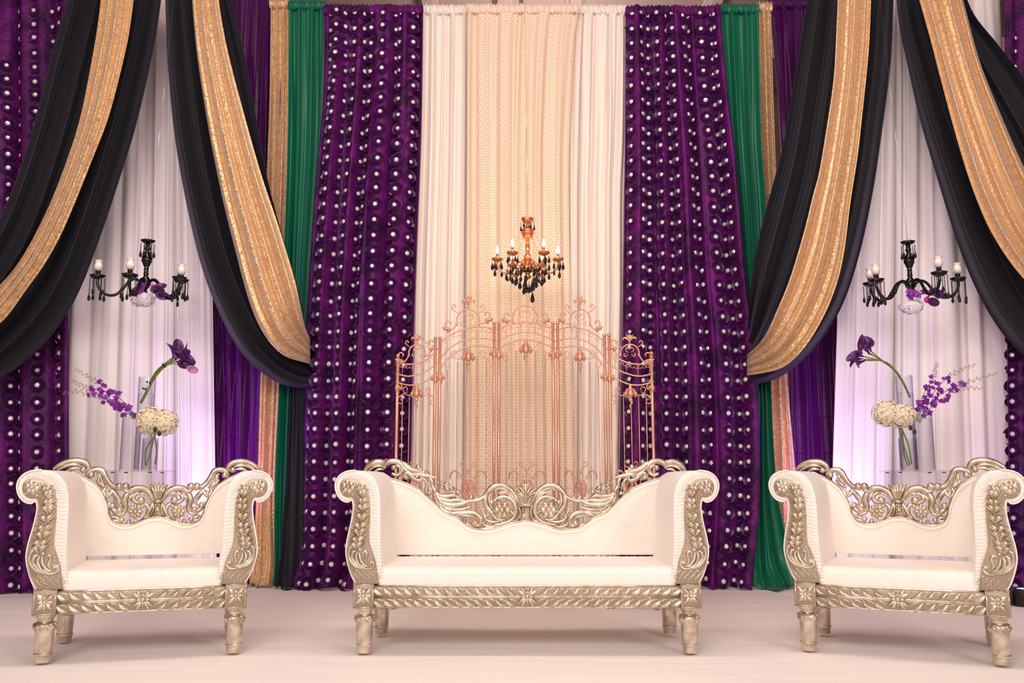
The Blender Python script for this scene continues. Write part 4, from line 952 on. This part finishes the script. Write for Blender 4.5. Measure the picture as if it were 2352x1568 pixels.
def black_chandelier(px, py_top, Y, arms, side, votive_words, shift):
    x, zt_ = U(px, py_top, Y); z0 = U(px, py_top+122, Y)[1]; H_ = zt_-z0
    t = thing('black_chandelier', (x, Y, z0), 'black glass chandelier hanging before the %s white sheers' % side, 'chandelier')
    b = MB()
    b.lathe([(0, 0), (.022, .004), (.012, .03), (.03, .055), (.036, .085), (.028, .115), (.015, .135), (.019, .15), (.019, .156), (.014, .165), (.019, .172), (.014, .18), (.019, .19), (.014, .20), (.024, .215), (.036, .25), (.034, .275), (.018, .305), (.013, .325), (.022, .338), (.018, .348), (.015, .36), (.02, H_-.012), (.004, H_-.005), (0, H_)], 20)
    for zc_, rr in ((.085, .037), (.26, .036)):
        for k_ in range(8):
            a0 = 2*PI*k_/8; b.tube([(rr*.97*math.cos(a0+d), rr*.97*math.sin(a0+d), zc_+dz) for d, dz in ((-.35, -.022), (0, 0), (.35, .022))], [.002, .005, .002], 5)
    b.build('column', M_BLKGLASS, t)
    b = MB(); bobeche(b, (0, 0, H_-.008), .052, .022)
    b.build('top_dish', M_BLKGLASS, t)
    b = MB(); 
    for k_ in range(6): a = k_*PI/3+.4; strand(b, (.046*math.cos(a), .046*math.sin(a), H_-.02), 4)
    b.build('bead_strands', M_BLKGLASS, t, fix=False)
    b = MB(); b.tube([(0, 0, H_), (shift, .2, 4.9-z0)], .0012, 5); b.build('hanging_wire', M_CHROME, t, fix=False)
    out = []
    for i, (ang, R_, dz, vot) in enumerate(arms):
        a = math.radians(ang); e = Vector((math.cos(a), math.sin(a), 0))
        prof = [(.015, .045), (.045, .095), (.085, .108), (.125, .085), (.165, .03), (.21, -.012), (.265, -.018), (.315, .01), (.345, .06), (.348, .105)]
        q = cr([(r_*R_/.348, z+dz*r_/.348) for r_, z in prof], 5)
        b = MB(); b.tube([(e.x*r_, e.y*r_, z) for r_, z in q], .0105, 10)
        for r_, z in (q[20], q[34]): b.ball((e.x*r_, e.y*r_, z), .0145, (1, 1, 1))
        am = b.build('arm', M_BLKGLASS, t, fix=False)
        c = (e.x*R_, e.y*R_, .112+dz)
        b = MB(); bobeche(b, c, .056, .026); b.lathe([(.012, .0), (.017, .012), (.017, .042), (.020, .046), (.0, .046)], 14, c); b.build('candle_cup', M_BLKGLASS, am)
        b = MB(); rr = random.Random(i+int(px))
        for k_ in range(6):
            a2 = k_*PI/3+ang; strand(b, (c[0]+.05*math.cos(a2), c[1]+.05*math.sin(a2), c[2]-.004), rr.choice((6, 8, 9)))
        b.build('bead_strands', M_BLKGLASS, am, fix=False)
        if vot: out.append((x+c[0], Y+c[1], z0+c[2]+.047))
    for (vx, vy, vz), word in zip(out, votive_words):
        v = thing('votive_holder', (vx, vy, vz), 'frosted glass votive with candle, %s on the %s black chandelier' % (word, side), 'candle holder', 'votives on the black chandeliers')
        b = MB(); b.lathe([(.0, 0), (.018, .001), (.026, .012), (.030, .028), (.027, .046), (.022, .058), (.023, .068), (.029, .078), (.0275, .078), (.021, .067), (.020, .058), (.025, .046), (.028, .028), (.024, .013), (.0, .004)], 20)
        b.build('glass_cup', M_VOTIVE, v)
        b = MB(); b.lathe([(0, .006), (.019, .006), (.021, .03), (.0, .032)], 14); cn = b.build('candle', M_WAX, v)
        b = MB(); b.ball((0, 0, .040), .0042, (1, 1, 1.9), 8, 6); b.build('flame', M_FLAME, cn)
        lamp('votive_light', 'POINT', (vx, vy, vz+.05), .06, (1, .6, .35), shadow_soft_size=.01)
    return t, x, z0
tL, xL, zL = black_chandelier(340, 553, 6.62, [(191, .33, 0, 1), (273, .32, -.05, 1), (-25, .345, -.05, 1), (68, .345, .07, 0)], 'left', ['leftmost', 'second', 'rightmost'], .02)
tR, xR, zR = black_chandelier(2085, 556, 6.62, [(121, .345, .03, 1), (206, .345, -.04, 1), (279, .345, -.03, 1), (-2, .345, 0, 1)], 'right', ['leftmost', 'second', 'third', 'rightmost'], -.02)
# flower clusters hanging under them
for (cx, cy, side, pk) in ((327, 688, 'left', 1), (2093, 704, 'right', 0)):
    x, z = U(cx, cy, 6.60)
    t = thing('flower_cluster', (x, 6.60, z), 'white hydrangea ball with purple blooms hanging under the %s black chandelier' % side, 'flowers')
    b = MB(); hydrangea(b, (0, 0, 0), .078, 150, 5+pk, (1.05, 1, .62)); tag(b.build('flower_head', M_WHPET, t, smooth=False, fix=False), kind='stuff')
    r = random.Random(7+pk)
    for k_ in range(9):
        p = Vector((r.uniform(-.05, .07), -.05+r.uniform(-.03, .01), .045+r.uniform(-.01, .06)))
        inst('blossom', ORCHID, t, place(p, (r.uniform(-.6, .6), -1, r.uniform(0, .8))) @ Matrix.Scale(1.2, 4))
    for k_ in range(3):
        p = Vector(((.09 if pk else .06)+.02*k_, -.06, .065-.02*k_)) if pk else Vector((.075+.02*k_, -.06, .03+.03*k_))
        o = inst('calla_bloom', CALLA, t, place(p, (.7, -.5, .6 if k_ % 2 else -.2)) @ Matrix.Scale(.8, 4))
    b = MB(); b.ball((.11 if pk else .085, -.075, .075 if pk else .035), .024, (1, .7, 1), 10, 7); b.build('rose', M_PINK if pk else M_PINK, t)
    b = MB()
    for k_ in range(3): b.tube([(.0, 0, .05), (.03*k_-.03, -.04, .10), (.02*k_-.02, 0, .15)], .003, 6)
    b.build('stem', M_STEM, t, fix=False)

# amber chandelier, lit
YA = 6.75
xA, zA = U(1212, 612, YA); ztA = U(1212, 492, YA)[1]
t = thing('amber_chandelier', (xA, YA, zA), 'lit amber glass chandelier with smoky drops before the champagne drape', 'chandelier')
HA = ztA-zA; b = MB()
b.lathe([(0, -.10), (.012, -.095), (.03, -.08), (.014, -.06), (.02, -.045), (.052, -.03), (.055, -.005), (.03, .012), (.012, .03), (.03, .05), (.033, .075), (.018, .095), (.012, .11), (.016, .13), (.017, .16), (.012, .175), (.018, .19), (.03, .215), (.046, .25), (.048, .275), (.03, .30), (.012, .315), (.012, .33)], 20, lobes=10, amp=.05)
b.build('column', M_AMBER, t)
b = MB(); b.lathe([(.012, .33), (.022, .335), (.042, .352), (.048, .372), (.044, .374), (.02, .345), (.0, .342)], 24, lobes=9, amp=.08); b.build('top_dish', M_AMBER, t)
b = MB(); b.lathe([(.0, -.05), (.03, -.045), (.052, -.02), (.05, .0), (.02, .012), (0, .014)], 20, (0, 0, .0), lobes=6, amp=.12); b.build('body_bowl', M_DROP, t)
b = MB(); b.tube([(0, 0, .36), (-.01, .6, 5.0-zA)], .0012, 5); b.build('hanging_wire', M_CHROME, t, fix=False)
rr = random.Random(2)
for i in range(6):
    a = i*PI/3; e = Vector((math.cos(a), math.sin(a), 0)); R_ = .228; dz = 0
    q = cr([(.02, .0), (.045, .035), (.075, .03), (.105, -.01), (.15, -.045), (.195, -.04), (.222, -.005), (.228, .035)], 5)
    b = MB(); b.tube([(e.x*r_, e.y*r_, z) for r_, z in q], .0065, 8); am = b.build('arm', M_AMBER, t, fix=False)
    c = (e.x*R_, e.y*R_, .05)
    b = MB(); bobeche(b, c, .043, .024); b.build('candle_cup', M_AMBER, am)
    b = MB(); b.lathe([(.0085, .0), (.0085, .052), (0, .053)], 12, c); cs = b.build('candle_sleeve', M_CHROME, am)
    b = MB(); b.lathe([(0, .052), (.007, .055), (.0115, .07), (.009, .088), (.003, .106), (0, .112)], 12, c); b.build('bulb', M_BULB, am)
    lamp('bulb_light', 'POINT', (xA+c[0], YA+c[1], zA+c[2]+.08), 8.0, (1, .72, .44), shadow_soft_size=.012)
    for k_ in range(5):
        a2 = k_*2*PI/5+i; b = MB(); d = drop_mesh(None, '', rr.uniform(.95, 1.25)); o_ = (c[0]+.038*math.cos(a2), c[1]+.038*math.sin(a2), c[2]-.02)
        b.tube([(o_[0], o_[1], o_[2]+.015), (o_[0], o_[1], o_[2]-.004)], .0011, 5); b.add([(x+o_[0], y+o_[1], z+o_[2]-.012) for x, y, z in d.v], d.f)
        if k_ % 2: b.add([(x+o_[0], y+o_[1], z+o_[2]-.068) for x, y, z in d.v], d.f); b.tube([(o_[0], o_[1], o_[2]-.04), (o_[0], o_[1], o_[2]-.06)], .001, 5)
        b.build('crystal_drop', M_DROP, am, fix=False)
for ring, (R_, zz, n, s_) in enumerate(((.16, -.055, 10, 1.15), (.115, -.10, 9, 1.3), (.065, -.13, 7, 1.3), (.03, -.16, 4, 1.4), (.07, -.02, 8, 1.1), (.05, .31, 6, .9))):
    for k_ in range(n):
        a = 2*PI*k_/n+ring*.4; z_ = zz+rr.uniform(-.014, .014); b = MB(); d = drop_mesh(None, '', s_)
        p = (R_*math.cos(a), R_*math.sin(a), z_)
        for j in range(3): b.ball((p[0], p[1], p[2]+.014+j*.011), .0036, seg=6, rings=4)
        b.add([(x+p[0], y+p[1], z+p[2]) for x, y, z in d.v], d.f); b.build('crystal_drop', M_DROP, t, fix=False)
b = MB()
for k_ in range(6):
    a = k_*PI/3; e = (math.cos(a), math.sin(a))
    for j in range(14):
        u_ = j/13; rad = .045+.16*u_; z = .29-.25*u_-.05*math.sin(PI*u_); b.ball((e[0]*rad, e[1]*rad, z), .0036, seg=6, rings=4)
    for j in range(9):
        u_ = j/8; rad = .20-.08*u_; z = -.02-.05*u_-.03*math.sin(PI*u_); b.ball((e[0]*rad, e[1]*rad, z), .0038, seg=6, rings=4)
b.build('bead_garland', M_AMBER, t, fix=False)
b = MB(); d = drop_mesh(None, '', 1.7); b.add([(x+.035, y, z-.215) for x, y, z in d.v], d.f); b.tube([(.035, 0, -.2), (.03, 0, -.1)], .001, 5); b.build('crystal_drop', M_DROP, t, fix=False)

# ------------------------------------------------------------------ acrylic pedestals, vases and flowers
YV = 6.45
def pedestal(x0, x1, b0, b1, ytop, side):
    X0, z = U(x0, ytop, YV); X1, _ = U(x1, ytop, YV); A0 = U(b0, ytop, YV)[0]; A1 = U(b1, ytop, YV)[0]; xc = (X0+X1)/2
    t = thing('acrylic_pedestal', (xc, YV, .006), 'clear acrylic pedestal with a flat top plate behind the %s armchair' % side, 'pedestal')
    b = MB(); b.box((X0-xc, -.17, z-.016), (X1-xc, .17, z-.006)); b.build('top_plate', M_ACRYL, t, smooth=False, bevel=.001)
    b = MB(); b.box((A0-xc, -.13, .012), (A1-xc, .13, z-.017)); b.build('column', M_ACRYL, t, smooth=False, bevel=.002)
    b = MB(); b.box((A0-xc-.03, -.16, 0), (A1-xc+.03, .16, .011)); b.build('foot_plate', M_ACRYL, t, smooth=False)
    b = MB()
    for s_ in (-1, 1):
        for q in (A0-xc+.02, A1-xc-.02): b.lathe([(0, 0), (.012, 0), (.012, .007), (0, .007)], 12, (q, s_*.11, z-.024))
    b.build('pads', M_TIE, t)
    return z-.006
def vase(px0, px1, ytop, Y, zb, label, wl):
    x0, zt_ = U(px0, ytop, Y); x1, _ = U(px1, ytop, Y); xc = (x0+x1)/2; R_ = (x1-x0)/2; h = zt_-zb
    t = thing('glass_vase', (xc, Y, zb), label, 'vase')
    b = MB(); b.lathe([(0, 0), (R_, 0), (R_, h), (R_-.003, h), (R_-.003, .012), (0, .012)], 32); b.build('glass_cylinder', M_GLASS, t, angle=40)
    b = MB(); b.lathe([(0, .013), (R_-.004, .013), (R_-.004, h*wl), (0, h*wl)], 28); b.build('water', M_WATER, t, angle=40)
    return xc, R_, h
zp = pedestal(256, 382, 268, 366, 1080, 'left')
zq = pedestal(2040, 2164, 2046, 2158, 1080, 'right')
vase(320, 358, 866, YV+.05, zp, 'tall clear cylinder vase holding calla lilies, on the left pedestal', .82)
vase(283, 326, 948, YV-.02, zp, 'mid-height clear cylinder vase holding orchids, on the left pedestal', .9)
vase(329, 364, 1006, YV-.09, zp, 'short clear cylinder vase holding white hydrangeas, on the left pedestal', .9)
vase(2057, 2094, 862, YV+.05, zq, 'tall clear cylinder vase holding calla lilies, on the right pedestal', .82)
vase(2094, 2139, 948, YV-.02, zq, 'mid-height clear cylinder vase holding orchids, on the right pedestal', .9)
vase(2064, 2104, 1006, YV-.09, zq, 'short clear cylinder vase holding white hydrangeas, on the right pedestal', .9)

def W3(p, Y): x, z = U(p[0], p[1], Y); return Vector((x, Y+(p[2] if len(p) > 2 else 0), z))
def calla_bouquet(path, tips, dirs, ties, Y, label, stray=None):
    base = W3(path[0], Y); t = thing('calla_bouquet', base, label, 'flowers')
    for i, (tp, d) in enumerate(zip(tips, dirs)):
        r = random.Random(i); off = Vector((r.uniform(-.008, .008), r.uniform(-.008, .008), r.uniform(-.004, .004)))
        pts = [W3(p, Y)-base+off*(.6+k_*.25) for k_, p in enumerate(path)]+[W3(tp, Y)-base]
        q = cr([tuple(p) for p in pts], 6); b = MB(); b.tube(q, .0042, 7); b.build('stem', M_STEM, t, fix=False)
        dv = Vector((d[0], -.35+.1*(i % 3), d[1])).normalized()
        inst('calla_bloom', CALLA, t, place(Vector(q[-1])-dv*.004, dv) @ Matrix.Rotation(i*1.3, 4, 'Z'))
    if stray:
        pts, d = stray; q = cr([tuple(W3(p, Y)-base) for p in pts], 6); b = MB(); b.tube(q, .003, 6); b.build('stem', M_STEM, t, fix=False)
        o = inst('calla_bloom', CALLA_L, t, place(Vector(q[-1]), (d[0], -.15, d[1])) @ Matrix.Scale(.7, 4)); o['label'] = 'lilac calla bloom'
    for p, d in ties:
        c = W3(p, Y)-base; e = Vector((d[0], 0, d[1])).normalized(); b = MB(); b.tube([c-e*.006, c+e*.006], .0175, 12); b.build('binding', M_TIE, t, fix=False)
YB = YV+.05
calla_bouquet([(323, 925), (336, 900), (350, 870), (372, 842)], [(402, 826), (404, 816), (410, 812), (398, 820), (412, 822), (406, 830)], [(.6, .5), (.3, .9), (.8, .3), (.1, 1), (1, .1), (.9, -.2)], [((332, 893), (.3, .8)), ((341, 878), (.4, .8)), ((377, 839), (.7, .6))], YB,
    'bundle of aubergine calla lilies arching right from the tall left vase', ([(372, 842), (396, 836), (415, 837), (428, 842)], (.9, -.4)))
calla_bouquet([(2090, 912), (2076, 880), (2056, 850), (2030, 830)], [(1996, 812), (1990, 806), (2000, 806), (1982, 818), (1978, 824), (1986, 828)], [(-.5, .8), (-.7, .7), (-.3, 1), (-1, .1), (-1, -.1), (-.9, -.3)], [], YB,
    'bundle of aubergine calla lilies arching left from the tall right vase')

def orchid(path, Y, seed, label, nblo):
    base = W3(path[0], Y); t = thing('orchid_spray', base, label, 'flowers')
    q = cr([tuple(W3(p, Y)-base) for p in path], 10); n = len(q); r = random.Random(seed)
    b = MB(); b.tube(q, [.003-.0018*i/n for i in range(n)], 6); b.build('stem', M_STEM, t, fix=False)
    i0 = int(n*.16)
    for k_ in range(nblo):
        f_ = k_/nblo; p = Vector(q[min(n-1, int(i0+(n*.50)*f_))]); off = Vector((r.uniform(-1, 1), r.uniform(-1, .4), r.uniform(-1, 1)))*(.040-.018*f_)
        inst('blossom', ORCHID, t, place(p+off, (off.x*10+r.uniform(-.4, .4), -.8+off.y*8, off.z*10+r.uniform(-.3, .3))) @ Matrix.Scale(r.uniform(.85, 1.15)*(1-.2*f_), 4))
    for k_ in range(12):
        f_ = k_/12; j = min(n-1, int(n*.60+n*.40*f_)); p = Vector(q[j]); s_ = 1 if k_ % 2 else -1; dd = (Vector(q[min(n-1, j+1)])-Vector(q[max(0, j-1)])).normalized()
        u_ = Vector((-dd.z, 0, dd.x))*s_*.014*(1-.5*f_); inst('bud', BUD, t, place(p+u_, dd+u_*30) @ Matrix.Scale(1.15-.5*f_, 4))
YO = YV-.02
for pth, wd, sd in (([(314, 960), (300, 938), (262, 900), (232, 880), (200, 862), (176, 848)], 'highest', 1), ([(314, 962), (296, 938), (254, 915), (214, 896), (188, 884), (172, 874)], 'middle', 2), ([(314, 964), (298, 946), (262, 928), (222, 912), (184, 900), (154, 904)], 'lowest', 3)):
    orchid([(p[0], p[1], -.02*sd) for p in pth], YO, sd, '%s violet orchid spray reaching left from the vase on the left pedestal' % wd, 15)
for pth, wd, sd in (([(2104, 966), (2112, 930), (2126, 896), (2142, 872), (2148, 850), (2152, 832)], 'steepest', 4), ([(2104, 968), (2118, 934), (2148, 894), (2176, 866), (2208, 848), (2238, 838)], 'second steepest', 5), ([(2106, 970), (2122, 936), (2160, 904), (2200, 884), (2244, 870), (2286, 858)], 'longest', 6), ([(2106, 972), (2124, 944), (2156, 918), (2184, 898), (2216, 892), (2250, 894)], 'lowest', 7)):
    orchid([(p[0], p[1], -.015*(sd-4)) for p in pth], YO, sd, '%s violet orchid spray reaching right from the vase on the right pedestal' % wd, 12)

for (cx, cy, stems, side, sd, sq) in ((360, 966, [[(356, 1000), (336, 1030), (334, 1068)], [(354, 1000), (348, 1030), (335, 1070)], [(356, 1002), (360, 1036), (356, 1066)]], 'left', 21, (1.12, 1, 1.08)),
                                  (2052, 950, [[(2064, 976), (2072, 1010), (2090, 1068)], [(2068, 980), (2086, 1020), (2094, 1066)], [(2070, 976), (2076, 1040), (2086, 1070)]], 'right', 22, (1.08, 1, 1.02))):
    Y = YV-.10; c = W3((cx, cy), Y); base = W3(stems[0][-1], Y)
    t = thing('hydrangea_bouquet', base, 'cream hydrangea head with green stems in the short vase on the %s pedestal' % side, 'flowers')
    r = random.Random(sd)
    b = MB(); hydrangea(b, c-base+Vector((-.045, 0, .004)), .085, 180, sd, sq, .013); tag(b.build('flower_head', M_HYDR, t, smooth=False, fix=False), kind='stuff')
    b = MB(); hydrangea(b, c-base+Vector((.055, -.01, -.012)), .080, 170, sd+5, sq, .013); tag(b.build('flower_head', M_HYDR, t, smooth=False, fix=False), kind='stuff')
    for s_ in stems:
        b = MB(); q = cr([tuple(W3(p, Y)-base) for p in [(cx, cy+10)]+s_], 5); b.tube(q, .005, 8); b.build('stem', M_STEM, t, fix=False)
    b = MB(); lc = (370, 988) if side == 'left' else (2076, 984)
    for k_ in range(2):
        p = W3((lc[0]+k_*9, lc[1]+k_*9, -.105), Y)-base; b.ball(p, .014, (1.0, .35, 1.35), 8, 6)
    b.build('leaf', M_LEAF, t)

# ------------------------------------------------------------------ uplights on the floor
M_LED = mat('lit_violet_lens', (.7, .3, 1, 1), .3, emit=((.75, .45, 1, 1), 14))
M_CASE = mat('black_lamp_case', lin(18, 16, 22), .5)
def uplight(px, py, Y, label, power, col, target, spot=80):
    x, z = U(px, py, Y)
    t = thing('uplight', (x, Y, .012), label, 'lamp')
    b = MB(); b.lathe([(0, 0), (.075, 0), (.08, .015), (.08, .10), (.072, .115), (.066, .105), (0, .10)], 24); b.build('case', M_CASE, t, angle=40)
    b = MB(); b.lathe([(.064, .104), (.03, .110), (0, .111)], 20); b.build('lens', M_LED, t)
    b = MB()
    for s_ in (-1, 1): b.box((s_*.09-.006, -.02, 0), (s_*.09+.006, .02, .09))
    b.build('bracket', M_CASE, t)
    lamp('uplight_beam', 'SPOT', (x, Y, .16), power, col, target, spot_size=math.radians(spot), spot_blend=1, shadow_soft_size=.06)
uplight(430, 1330, 6.9, 'violet uplight on the floor behind the left armchair', 75, BLUE, (-2.25, 7.6, 2.0))
uplight(490, 1330, 7.25, 'violet uplight on the floor under the left velvet drape', 60, VIOL, (-2.3, 7.8, 1.8))
uplight(1975, 1330, 6.9, 'violet uplight on the floor behind the right armchair', 75, BLUE, (2.55, 7.6, 2.2))
uplight(1915, 1330, 7.25, 'violet uplight on the floor under the right velvet drape', 60, VIOL, (2.45, 7.8, 1.8))
uplight(2352, 1372, 6.55, 'black violet-lit uplight on the floor at the far right edge', 14, VIOL, (3.95, 7.25, 1.2), 50)
